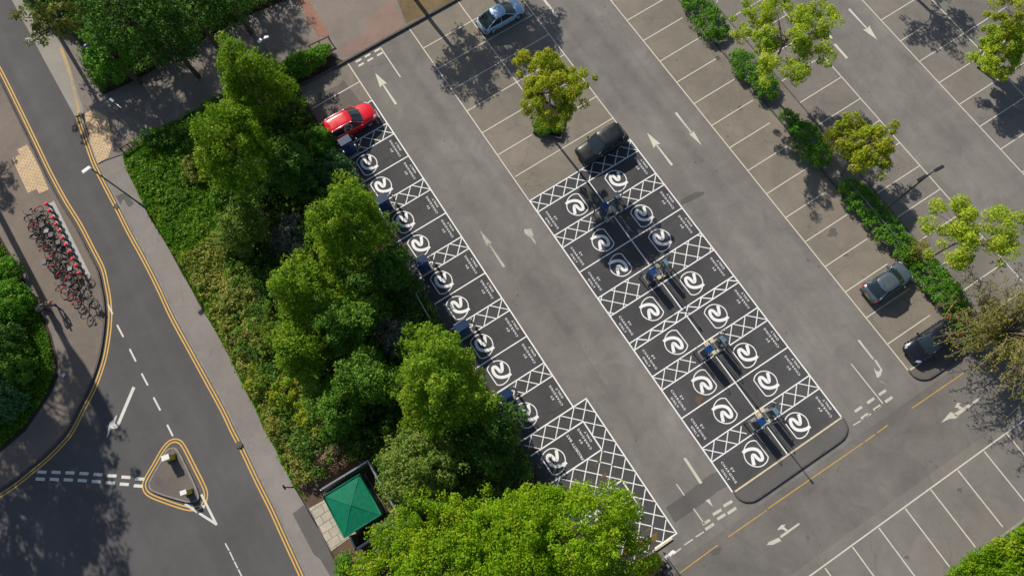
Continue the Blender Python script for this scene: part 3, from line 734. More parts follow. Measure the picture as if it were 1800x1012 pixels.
def tree(name, base, zc, radii, mat, nclump, rc, nleaf, ls, label, cat='tree', group=None, bark='bark', trunk=.16, limbs=26, seed=1, inner=.55, low=-.5, lob=.22, twigs=0, lean=(0, 0), flat=.75, gaps=0.0, cone=0.0):
    rng = np.random.default_rng(seed); rd = random.Random(seed)
    root = empty(name, (base.x, base.y, 0.1), 0, label, cat, group)
    cc = crown_points(radii, nclump, rng, inner, low, lob, cone)
    if gaps:
        q = np.sin(cc[:, 0]*2.1+seed)*np.sin(cc[:, 1]*1.9+seed*2)+np.sin(cc[:, 2]*2.3+seed)*.6
        cc = cc[q > gaps]
    ctr = np.array([lean[0], lean[1], zc-.1]); P = cc+ctr
    quads_obj('crown', clump_leaves(P, rc*rng.uniform(.6, 1.3, len(P)), nleaf, ls, rng, flat), mat, root)
    # trunk and limbs
    b = MB(); h = zc-radii[2]*.35
    fork = Vector((lean[0]*.6, lean[1]*.6, max(1.2, zc-radii[2]*.75)))
    mid = Vector((lean[0]*.2+rd.uniform(-.1, .1), lean[1]*.2+rd.uniform(-.1, .1), fork.z*.5))
    top = Vector((lean[0], lean[1], zc+radii[2]*.45))
    b.tube([(0, 0, -.15), (0, 0, .12), mid, fork, (fork+top)/2+Vector((.1, -.1, 0)), top], [trunk*1.5, trunk*1.1, trunk, trunk*.85, trunk*.5, trunk*.15], 8)
    b.build('trunk', M[bark], root)
    lb = MB(); sel = rng.choice(len(P), min(limbs, len(P)), replace=False)
    for i in sel:
        e = Vector(P[i]); s = fork.lerp(top, rd.uniform(0, .55)); m_ = s.lerp(e, .5)+Vector((rd.uniform(-.2, .2), rd.uniform(-.2, .2), .12*(e-s).length))
        r0 = trunk*rd.uniform(.28, .5)
        lb.tube([s, s.lerp(m_, .5)+Vector((0, 0, .05)), m_, e], [r0, r0*.75, r0*.5, r0*.18], 5, False)
        for j in range(twigs):
            t0 = m_.lerp(e, rd.uniform(0, .8)); dv = Vector((rd.gauss(0, 1), rd.gauss(0, 1), rd.uniform(-.1, 1))).normalized()*rd.uniform(.4, .9)
            lb.tube([t0, t0+dv*.5+Vector((0, 0, .05)), t0+dv], [r0*.3, r0*.2, r0*.08], 4, False)
    lb.build('branches', M[bark], root)
    return root

def in_poly(x, y, P):
    c = np.zeros(len(x), bool); n = len(P); j = n-1
    for i in range(n):
        xi, yi, xj, yj = P[i][0], P[i][1], P[j][0], P[j][1]
        with np.errstate(divide='ignore', invalid='ignore'):
            m = ((yi > y) != (yj > y)) & (x < (xj-xi)*(y-yi)/(yj-yi+1e-12)+xi)
        c ^= m; j = i
    return c
def scatter(P, n, rng):
    P = [(p[0], p[1]) for p in P]; xs = [p[0] for p in P]; ys = [p[1] for p in P]; X = []; Y = []; tot = 0
    while tot < n:
        x = rng.uniform(min(xs), max(xs), n); y = rng.uniform(min(ys), max(ys), n); m = in_poly(x, y, P)
        X.append(x[m]); Y.append(y[m]); tot += m.sum()
    return np.concatenate(X)[:n], np.concatenate(Y)[:n]
def wob(x, y, s, ph=0):
    return (np.sin(x*s+ph)*np.cos(y*s*1.13+ph*2)+.6*np.sin(x*s*2.3-y*s*1.7+ph)+.35*np.sin(x*s*4.9+y*s*4.1+ph*3))/1.95
def ground_cover(name, P, n, h0, h1, ls, mat, label, cat, seed=1, s=.9, zb=.15, spread=.35, clump=0):
    rng = np.random.default_rng(seed)
    if clump:
        kk = n//clump; x, y = scatter(P, kk, rng); w = np.clip(.5+.5*wob(x, y, s, seed), 0, 1)
        cc = np.stack([x, y, zb+(h0+(h1-h0)*w)*rng.uniform(.6, 1, kk)], 1)
        o = quads_obj(name, clump_leaves(cc, spread*rng.uniform(.5, 1.3, kk), clump, ls, rng), mat)
        return tag(o, label, cat, None, 'stuff')
    x, y = scatter(P, n, rng)
    w = np.clip(.5+.5*wob(x, y, s, seed), 0, 1)
    top = h0+(h1-h0)*w
    z = zb+top*rng.uniform(.35, 1, n)**.5
    C = np.stack([x, y, z], 1)
    Nn = np.stack([rng.normal(size=n)*.5, rng.normal(size=n)*.5, np.ones(n)*.75], 1)
    o = quads_obj(name, leaf_mesh(C, Nn, ls*rng.uniform(.6, 1.4, n), rng), mat)
    return tag(o, label, cat, None, 'stuff')
def shrub(px_, r, h, mat, label, nleaf=60, ls=.14, seed=1, name='shrub', sq=1.0, rz=0.0, group=None, dens=1.0, cat='shrub', zb=.15, bark='bark', rc=.34):
    """a rounded shrub: short stems under a mass of leaf clumps"""
    rng = np.random.default_rng(seed); c = G(px_[0], px_[1], h*.6); root = empty(name, (c.x, c.y, zb), rz, label, cat, group)
    k = int(38*dens*max(r, .5)**2*sq)+10
    P = crown_points((r, r*sq, h*.62), k, rng, .6, -.15, .2)+np.array([0, 0, h*.38])
    quads_obj('foliage', clump_leaves(P, rc*rng.uniform(.6, 1.25, len(P)), nleaf, ls, rng), mat, root)
    b = MB(); rd = random.Random(seed)
    for i in range(7):
        e = Vector(P[rd.randrange(len(P))]); b.tube([(rd.uniform(-.1, .1), rd.uniform(-.1, .1), -.1), e*.5+Vector((0, 0, .1)), e], [.035, .025, .01], 5, False)
    b.build('stems', M[bark], root)
    return root

# --- the planted bed between the road and the car park
bed_px = [(217, 271), (262, 241), (312, 214), (375, 182), (420, 150), (500, 108), (552, 90), (583, 84), (588, 104), (604, 110), (520, 149), (536, 176), (562, 220), (575, 240), (600, 268), (612, 284), (627, 315), (657, 363), (682, 403), (702, 443), (725, 490), (762, 538), (800, 601), (840, 656), (870, 721), (897, 756), (926, 800)]
bedP = px(bed_px)+[Vector((.62, 2.0, 0)), Vector((.62, -8.1, 0)), Vector((4.8, -8.15, 0)), Vector((4.9, -9.4, 0)), Vector((2.5, -11.5, 0)), Vector((-6, -16, 0))]+px([(800, 1400), (700, 1200), (630, 1066), (590, 989), (560, 924), (542, 891), (517, 854), (495, 806), (470, 761), (465, 756), (450, 716), (420, 658), (400, 618), (382, 586), (367, 561), (350, 533), (336, 506), (322, 483), (302, 445), (285, 415), (265, 385), (250, 353), (240, 328), (225, 303)])
slab('planting_bed', bedP, .16, M['soil'])
k = MB(); k.wall([p for p in px(bed_px[10:])], .10, 0, .13); structure(k, 'bed_edging', M['kerbd'])
def pg(L_): return px(L_)
grassP = pg([(219, 275), (262, 248), (330, 215), (372, 300), (398, 350), (380, 420), (420, 480), (400, 540), (400, 590), (455, 690), (475, 750), (500, 800), (520, 845), (540, 880), (516, 848), (468, 752), (420, 655), (384, 585), (338, 504), (304, 443), (266, 382), (227, 302)])
ground_cover('grass', grassP, 80000, .05, .30, .15, L['grass'], 'bright green rough grass along the back of the road pavement', 'grass', 3, .8)
ground_cover('weeds', pg([(222, 285), (290, 262), (340, 270), (350, 330), (370, 400), (330, 440), (280, 380), (240, 320)]), 5200, .15, .55, .15, L['shrub_g'], 'pale leafy weeds coming up through the rough grass', 'weeds', 5, 1.6, clump=12, spread=.2)
ground_cover('weeds', grassP, 9000, .1, .45, .14, L['grove'], 'tufts of taller yellow-green growth across the rough grass', 'weeds', 8, 1.9, clump=16, spread=.22)
ground_cover('weeds', pg([(395, 400), (420, 480), (400, 540), (400, 590), (440, 660), (400, 600), (350, 505), (320, 460)]), 7000, .2, .7, .15, L['shrub_y'], 'olive low growth creeping over the lower grass', 'weeds', 9, 1.9, clump=22, spread=.28)
thick = pg([(240, 262), (375, 190), (425, 158), (505, 118), (535, 176), (562, 222), (600, 272), (627, 318), (657, 366), (682, 406), (702, 446), (726, 494), (762, 542), (800, 606), (838, 660), (866, 724), (895, 760), (925, 806), (935, 840), (840, 880), (720, 900), (668, 812), (648, 800), (600, 815), (560, 840), (515, 780), (470, 700), (420, 610), (420, 520), (395, 430), (400, 350), (360, 300), (330, 260)])
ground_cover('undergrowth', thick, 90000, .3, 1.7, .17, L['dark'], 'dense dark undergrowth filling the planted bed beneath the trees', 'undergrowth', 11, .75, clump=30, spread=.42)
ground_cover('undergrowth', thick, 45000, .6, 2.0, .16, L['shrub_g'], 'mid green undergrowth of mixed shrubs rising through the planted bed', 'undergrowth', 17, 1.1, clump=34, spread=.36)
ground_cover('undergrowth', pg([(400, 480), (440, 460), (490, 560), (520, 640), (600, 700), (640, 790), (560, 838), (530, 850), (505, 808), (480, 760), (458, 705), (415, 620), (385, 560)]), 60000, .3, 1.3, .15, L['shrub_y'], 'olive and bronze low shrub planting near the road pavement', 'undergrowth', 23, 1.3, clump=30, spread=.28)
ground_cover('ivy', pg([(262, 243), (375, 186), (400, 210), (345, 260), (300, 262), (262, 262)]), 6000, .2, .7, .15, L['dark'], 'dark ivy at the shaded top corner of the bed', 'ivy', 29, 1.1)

SH = [((350, 292), 1.3, 1.3, 'shrub_y', 'pale leafy shrub on the rough grass below the top corner of the bed'),
 ((395, 335), 1.2, 1.2, 'shrub_g', 'rounded green shrub between the rough grass and the tall trees'),
 ((470, 312), 1.6, 1.6, 'blueg', 'blue-green bush below the second tall tree of the bed'),
 ((520, 265), 1.7, 2.2, 'dark', 'dark bush right of the second tall tree and above the silvery bush'),
 ((588, 300), 1.6, 2.0, 'blueg', 'dense blue-green bush beside the topmost charging bay logo'),
 ((560, 250), 1.3, 1.8, 'hedge', 'bright green bush behind the back bumper of the red car'),
 ((508, 415), 1.5, 2.0, 'greyt', 'silvery grey leafless bush in the shaded middle of the bed'),
 ((412, 425), 1.5, 1.8, 'shrub_y', 'olive feathery bush standing next to the rough grass'),
 ((425, 520), 1.2, 1.2, 'shrub_y', 'yellowish shrub touching the lower end of the rough grass'),
 ((450, 590), 1.3, 1.4, 'shrub_y', 'bronze tinted shrub near the pavement halfway down the bed'),
 ((455, 665), 1.1, 1.1, 'gold', 'small golden shrub at the very edge of the road pavement'),
 ((500, 690), 1.3, 1.4, 'gold', 'golden shrub uphill of the brown dead bush'),
 ((555, 725), 1.4, 1.5, 'gold', 'wide golden shrub in the lower part of the bed'),
 ((600, 765), 1.3, 1.5, 'shrub_g', 'green shrub just above the kiosk fence'),
 ((650, 545), 1.6, 2.4, 'shrub_g', 'tall green bush in the middle of the bed left of the metal handrail'),
 ((640, 640), 1.6, 2.4, 'shrub_g', 'loose green bush left of the largest oval tree'),
 ((690, 590), 1.4, 2.2, 'greyt', 'thin grey bush right of the bed centre under the handrail'),
 ((715, 515), 1.2, 1.8, 'dark', 'dark bush next to the upper end of the metal handrail'),
 ((850, 760), 1.9, 2.4, 'dark', 'dark glossy bush between the oval tree and the last wall charger'),
 ((565, 640), 1.5, 2.0, 'shrub_g', 'yellow-green topped bush among the lower trees of the bed')]
for i, (p, r, h, mt, lb) in enumerate(SH):
    shrub(p, r, h, L[mt], lb, 55, .15, 100+i, dens=1.0)
shrub((583, 800), 1.15, 1.5, L['brownt'], 'brown dead bush of tangled twigs above the kiosk', 70, .12, 140, bark='bark')
shrub((554, 783), .8, 1.0, L['brownt'], 'small russet dead bush beside the road pavement near the kiosk', 60, .12, 141)
shrub((606, 990), .75, 1.0, L['hedge'], 'small clipped green shrub below the paved apron of the kiosk', 60, .11, 142)
shrub((634, 982), .6, .8, L['brownt'], 'small brown shrub between the kiosk fence and the maple', 60, .11, 143)

hd = shrub((535, 110), 2.3, 1.3, L['hedge'], 'clipped green hedge at the top corner beside the timber knee rail', 60, .13, 150, name='hedge', sq=.42, rz=0, dens=2.4, cat='hedge')
hd.rotation_euler.z = math.radians(2)

GR = [((441, 142), 6.0, (2.6, 2.6, 4.0), 'grove', 'pointed tree with bright tips at the top end of the bed, nearest the path'),
 ((414, 258), 6.2, (3.2, 3.2, 4.2), 'grove', 'broad tree just below the topmost one, shading the rough grass'),
 ((611, 394), 6.0, (3.1, 3.1, 3.8), 'grove', 'rounded tree overhanging the second wall charger'),
 ((538, 508), 5.4, (2.4, 2.4, 3.2), 'grove', 'slender tree in the middle of the bed below the silvery bush'),
 ((770, 672), 5.8, (3.5, 3.5, 4.3), 'grove', 'largest oval tree of the bed, beside the fourth wall charger'),
 ((735, 820), 4.0, (2.7, 2.7, 2.8), 'grove2', 'olive toned tree right of the green kiosk'),
 ((530, 612), 4.2, (2.2, 2.2, 2.7), 'grove', 'low tree with yellow-green crown near the pavement side of the bed'),
 ((600, 570), 4.2, (1.9, 1.9, 2.6), 'shrub_g', 'narrow mid green tree in the centre of the bed'),
 ((425, 400), 3.2, (1.7, 1.7, 2.0), 'grove2', 'olive feathery small tree beside the rough grass'),
 ((700, 940), 3.0, (1.4, 1.4, 1.7), 'grove2', 'small grey-green tree between the kiosk fence and the maple'),
 ((640, 660), 3.6, (1.9, 1.9, 2.3), 'shrub_g', 'low green tree left of the largest oval tree'),
 ((585, 710), 3.0, (1.8, 1.8, 1.9), 'shrub_g', 'low rounded tree above the golden shrubs of the bed'),
 ((858, 765), 3.2, (2.2, 2.3, 2.2), 'dark', 'dark small tree behind the fifth wall charger'),
 ((510, 290), 3.6, (1.6, 1.6, 2.3), 'dark', 'small dark tree between the two topmost broad trees and the red car'),
 ((690, 470), 3.4, (1.4, 1.4, 2.2), 'dark', 'small dark tree between the second and third wall chargers')]
for i, (p, zc, rad, mt, lb) in enumerate(GR):
    c = G(p[0], p[1], zc)
    vol = rad[0]*rad[2]
    tree('grove_tree', c, zc, rad, L[mt], int(34*vol)+60, .42, 52, .165, lb, group='trees of the planted bed', seed=200+i, trunk=.13, limbs=22, lob=.30, inner=.45, low=-.75, cone=.42 if i in (0, 1, 2, 3, 4, 6) else .1)

# the big bright maples at the bottom
for i, (p, zc, rad, lb) in enumerate([((806, 1000), 5.6, (6.0, 4.8, 3.0), 'huge bright green maple below the kiosk, its left half of the spreading crown'),
                                     ((955, 965), 5.4, (5.0, 4.2, 2.9), 'huge bright green maple overhanging the priority bays')]):
    c = G(p[0], p[1], zc)
    tree('maple_tree', c, zc, rad, L['bright'], 1000, .44, 62, .155, lb, group='bright maples at the bottom edge', seed=300+i, trunk=.24, limbs=60, lob=.30, inner=.5, low=-.3, gaps=-1.15)
c = G(1075, 985, 3.8)
tree('maple_tree', c, 3.8, (2.6, 2.6, 1.9), L['bright'], 190, .45, 48, .18, 'smaller bright maple reaching towards the white sign at the bay corner', group='bright maples at the bottom edge', seed=310, trunk=.13, limbs=24, lob=.2, inner=.5)

# car park trees
CP = [((968, 152), 7.4, (2.7, 2.5, 1.7), 'gold', (964, 234), 230, .38, -.8, 'yellow-green tree in the triangular planter left of the black boxy car', 211),
 ((1384, 62), 6.2, (4.0, 3.4, 1.9), 'lime', (1338, 152), 330, .46, -.1, 'lime green tree with bare limbs showing, between the two upper hedges', 222),
 ((1516, 254), 3.4, (2.4, 2.0, 1.1), 'gold', (1478, 306), 120, .38, .0, 'small thin yellowish tree just above the long hedge', 233),
 ((1698, 418), 5.0, (3.6, 3.0, 1.5), 'lime', (1628, 457), 280, .52, .12, 'lime tree with bare twigs on its left side, above the grey hatchback', 244),
 ((1790, 28), 5.2, (2.6, 2.3, 1.4), 'gold', (1712, 106), 150, .44, -.2, 'thin yellow-green tree at the top right corner', 255),
 ((1768, 84), 2.8, (2.6, 1.9, 1.2), 'lime', (1718, 118), 190, .38, -.9, 'compact lime green tree below the thin one at the right edge', 266)]
for i, (p, zc, rad, mt, bp_, ncl, rc, gp, lb, sd_) in enumerate(CP):
    c = G(p[0], p[1], zc); b0 = G(*bp_)
    tree('car_park_tree', b0, zc, rad, L[mt], ncl, rc, 125, .15, lb, group='young trees among the parking bays', seed=sd_, bark='pbark', trunk=.09, limbs=44, twigs=3, lob=.32, inner=.35, low=-.3, lean=(c.x-b0.x, c.y-b0.y), gaps=gp)

# large bronze tree at the right
def spray_tree(base, zc, R, label, seed=5):
    rng = np.random.default_rng(seed); rd = random.Random(seed)
    root = empty('bronze_tree', (base.x, base.y, .1), 0, label, 'tree'); b = MB(); bt = MB()
    b.tube([(0, 0, -.1), (.05, 0, zc*.3), (0, .1, zc*.55)], [.2, .15, .12], 8); C = []; D = []
    for i in range(130):
        a = rd.uniform(0, 2*math.pi); rr = R*rd.uniform(.45, 1.08); rise = rd.uniform(.3, 2.6)
        s = Vector((0, .05, zc*rd.uniform(.3, .55))); pts = []
        for j in range(9):
            t = j/8; q = s+Vector((math.cos(a+.5*t*rd.uniform(-1, 1))*rr*t, math.sin(a)*rr*t, rise*math.sin(t*2.3)*1.1+(zc*.18)*t-.6*t*t)); pts.append(q)
        bt.tube(pts, [.045*(1-j/9.5)+.006 for j in range(9)], 4, False)
        for j in range(2, 8):
            seg_ = pts[j+1]-pts[j] if j < 8 else pts[j]-pts[j-1]
            for m_ in range(7):
                q = pts[j]+seg_*rd.random()+Vector((rd.gauss(0, .16), rd.gauss(0, .16), rd.gauss(0, .10))); C.append(q); D.append(1)
    P = np.array([tuple(q) for q in C])
    quads_obj('crown', clump_leaves(P, rng.uniform(.05, .14, len(P)), 4, .11, rng, 1.0, .5), L['rust'], root)
    b.build('trunk', M['bark'], root); bt.build('branches', M['pbark'], root)
spray_tree(G(1722, 600), 5.4, 5.1, 'wide bronze-leaved tree with arching twigs over the black car')

# hedges of the planting strip (things), kerbed
def hedge(px0, px1, w, h, label, seed, mat='hedge', extra=1.0):
    a = G(*px0, h*.7); c = G(*px1, h*.7); mid = (a+c)/2; d = c-a; ln = math.hypot(d.x, d.y); rz = math.atan2(d.y, d.x)
    root = empty('hedge', (mid.x, mid.y, .05), rz, label, 'hedge', 'hedges of the planting strip'); rng = np.random.default_rng(seed)
    k_ = int(ln*w*14*extra); x = rng.uniform(-ln/2, ln/2, k_); y = rng.uniform(-w/2, w/2, k_)
    e = np.clip(1-(np.abs(x)/(ln/2))**6, .0, 1)*np.sqrt(np.clip(1-(np.abs(y)/(w/2))**2.6, 0, 1))
    z = h*(.25+.7*e*rng.uniform(.75, 1.12, k_))
    P = np.stack([x, y*(.35+.65*np.clip(1-(np.abs(x)/(ln/2))**5, 0, 1)), z], 1)
    quads_obj('foliage', clump_leaves(P, .26*rng.uniform(.7, 1.3, k_), 46, .12, rng), L[mat], root)
hedge((1212, -12), (1270, 64), 2.5, 1.1, 'rounded green hedge topmost in the strip, beside the pale blue sign', 401)
hedge((1292, 88), (1362, 168), 2.2, 1.1, 'green hedge under the lime tree with bare limbs', 402)
hedge((1374, 198), (1399, 214), 1.4, .8, 'tiny round green bush between the two middle hedges', 403)
hedge((1398, 214), (1452, 288), 2.4, 1.2, 'dark green rounded hedge left of the small thin tree', 404)
hedge((1486, 316), (1612, 462), 2.3, 1.1, 'longest hedge of the strip, around the double headed lamp post', 405)
hedge((1615, 455), (1692, 545), 2.3, 1.0, 'hedge nose to nose with the grey hatchback', 406)
hedge((1668, 535), (1722, 610), 1.8, .9, 'hedge beneath the bronze-leaved tree by the black car', 407, 'shrub_g')
shrub((1612, 442), 1.0, 1.2, L['rust'], 'sprawling bronze shrub at the foot of the lime tree above the grey hatchback', 30, .12, 160, bark='pbark', zb=.05)
shrub((955, 222), .75, .8, L['hedge'], 'green shrub at the foot of the tree in the triangular planter, left one', 60, .11, 161, zb=.1, cat='shrub')
shrub((974, 220), .6, .75, L['hedge'], 'green shrub at the foot of the tree in the triangular planter, right one', 60, .11, 162, zb=.1)
# triangular planter
tp = [G(938, 234), G(953, 176), G(992, 200), G(986, 246)]
slab('planter_soil', tp, .10, M['soil'])
k = MB(); k.wall(tp, .12, 0, .30, True); structure(k, 'planter_kerb', M['kerbd'])

# bottom right corner planting
ground_cover('undergrowth', pg([(1632, 1030), (1668, 990), (1720, 958), (1768, 930), (1850, 900), (1900, 960), (1850, 1050)]), 20000, .5, 1.5, .14, L['bright'], 'bright green shrub mass in the bottom right corner behind the bays', 'undergrowth', 31, 1.3, .1, clump=30, spread=.3)
ground_cover('undergrowth', pg([(1632, 1030), (1668, 990), (1720, 958), (1768, 930), (1850, 900), (1900, 960), (1850, 1050)]), 9000, .2, 1.2, .13, L['shrub_g'], 'darker leaves low in the bottom right corner shrub mass', 'undergrowth', 37, 1.3, .1)

# west verge
wv = px([(-120, 345), (0, 420), (15, 445), (33, 472), (48, 508), (72, 550), (88, 590), (99, 631), (100, 659), (88, 688), (70, 716), (45, 752), (0, 790), (-120, 850)])
ground_cover('grass', wv, 26000, .05, .4, .17, L['grass'], 'shaggy green grass on the verge behind the hire bicycles', 'grass', 41, .8)
ground_cover('undergrowth', px([(-120, 380), (0, 450), (20, 500), (50, 560), (60, 620), (60, 690), (20, 740), (-120, 810)]), 26000, .3, 1.3, .17, L['shrub_g'], 'mixed green undergrowth on the verge left of the two walkers', 'undergrowth', 43, .9, clump=30, spread=.4)
for i, (p, r, h, mt, lb) in enumerate([((22, 530), 1.6, 1.7, 'hedge', 'bright green bush on the verge level with the two walkers'), ((15, 600), 1.5, 1.6, 'dark', 'dark bush on the verge below the walkers'),
     ((30, 650), 1.5, 1.5, 'shrub_g', 'speckled green bush at the lower bulge of the verge'), ((5, 710), 1.6, 1.8, 'blueg', 'blue-green bush at the left edge near the shaded pavement'), ((8, 478), 1.2, 1.2, 'hedge', 'small bright bush at the top tip of the left verge')]):
    shrub(p, r, h, L[mt], lb, 55, .15, 170+i)

# woodland at the top left
wood = px([(20, -80), (45, 0), (75, 40), (140, 70), (157, 95), (164, 140), (184, 168), (225, 150), (312, 103), (362, 70), (450, 24), (512, 0), (560, -60)])
slab('woodland_floor', wood, .17, M['soil'])
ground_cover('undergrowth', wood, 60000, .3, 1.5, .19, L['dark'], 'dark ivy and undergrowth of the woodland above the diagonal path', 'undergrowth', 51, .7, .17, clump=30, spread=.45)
ground_cover('undergrowth', wood, 14000, .6, 1.6, .17, L['hedge'], 'fresh green growth scattered through the woodland floor', 'undergrowth', 53, 1.2, .17)
WD = [((95, 30), 5.0, (2.6, 2.2, 1.8), 'shrub_y', 130, .38, 'olive leaved tree leaning over the pale pavement at the top left', -.3),
 ((215, 18), 7.0, (3.4, 3.2, 3.2), 'dark', 230, .5, 'tall dark tree in the woodland, left of the visible trunk', -.9),
 ((330, 10), 7.0, (3.2, 3.0, 3.0), 'dark', 200, .5, 'tall dark tree in the woodland, right of the visible trunk', -.9),
 ((392, -22), 6.0, (3.0, 2.4, 2.6), 'dark', 190, .5, 'tall dark tree over the upper end of the diagonal path', -.9),
 ((200, 100), 4.0, (1.9, 1.7, 2.0), 'hedge', 110, .42, 'low bright tree around the round blue lamp at the woodland tip', -.9),
 ((300, 75), 5.0, (2.2, 2.0, 2.4), 'dark', 120, .45, 'middling dark tree on the path side of the woodland', -.9)]
for i, (p, zc, rad, mt, ncl, rc, lb, gp) in enumerate(WD):
    c = G(p[0], p[1], zc)
    tree('woodland_tree', c, zc, rad, L[mt], ncl, rc, 44, .19, lb, group='trees of the top left woodland', seed=500+i, trunk=.2, limbs=24, lob=.2, inner=.4, low=-.6, gaps=gp)

# trees standing outside the picture whose shadows fall into it
def off_tree(sx, sy, zc, rad, mat, ncl, seed, label, gp=-.9, rc=.45, ls=.2):
    ls = .235 if seed in (605, 606, 607, 608) else .2
    g = G(sx, sy); k_ = 1/math.tan(SUN_EL); c = Vector((g.x+SUN_DIR.x*zc*k_, g.y+SUN_DIR.y*zc*k_, 0))
    tree('roadside_tree', c, zc, rad, L[mat], ncl, rc, 40, ls, label, group='trees outside the frame', seed=seed, trunk=.17, limbs=40, twigs=2, lob=.3, inner=.3, low=-.6, gaps=gp)
off_tree(822, 118, 6.7, (2.6, 2.5, 1.5), 'gold', 210, 601, 'yellow-green tree on the verge above the kerb, left of the white car', -.9)
off_tree(925, 66, 7.2, (3.2, 2.6, 1.5), 'gold', 280, 602, 'yellow-green tree on the verge above the white car', -.9)
off_tree(1655, 40, 6.2, (3.2, 2.2, 1.6), 'lime', 90, 603, 'lime tree outside the top right of the frame', -.3)
off_tree(50, 955, 12.5, (7.2, 5.5, 4.2), 'grove2', 900, 605, 'tall tree outside the left edge, shading the junction', -.5, .55)
off_tree(85, 735, 14.5, (4.2, 4.4, 3.2), 'grove2', 430, 606, 'tall tree outside the left edge, shading the bend', -.2, .55)
off_tree(115, 850, 15.0, (3.4, 3.0, 2.6), 'grove2', 220, 607, 'thin tall tree outside the left edge', -.1, .5)
off_tree(335, 155, 10.5, (6.5, 2.4, 3.2), 'dark', 380, 608, 'tall woodland tree outside the top, shading the path', -.25, .55)
off_tree(478, 65, 12.5, (3.4, 1.6, 1.8), 'dark', 200, 609, 'tall woodland tree outside the top, dappling the path end', -.2, .5)
off_tree(195, 215, 9.5, (2.6, 2.6, 2.2), 'dark', 90, 610, 'woodland tree outside the top, dappling the buff paving', -.1, .45)
off_tree(8, 330, 8.5, (1.6, 2.6, 1.6), 'grove2', 50, 611, 'tree outside the left edge near the buff paving', .05, .4)
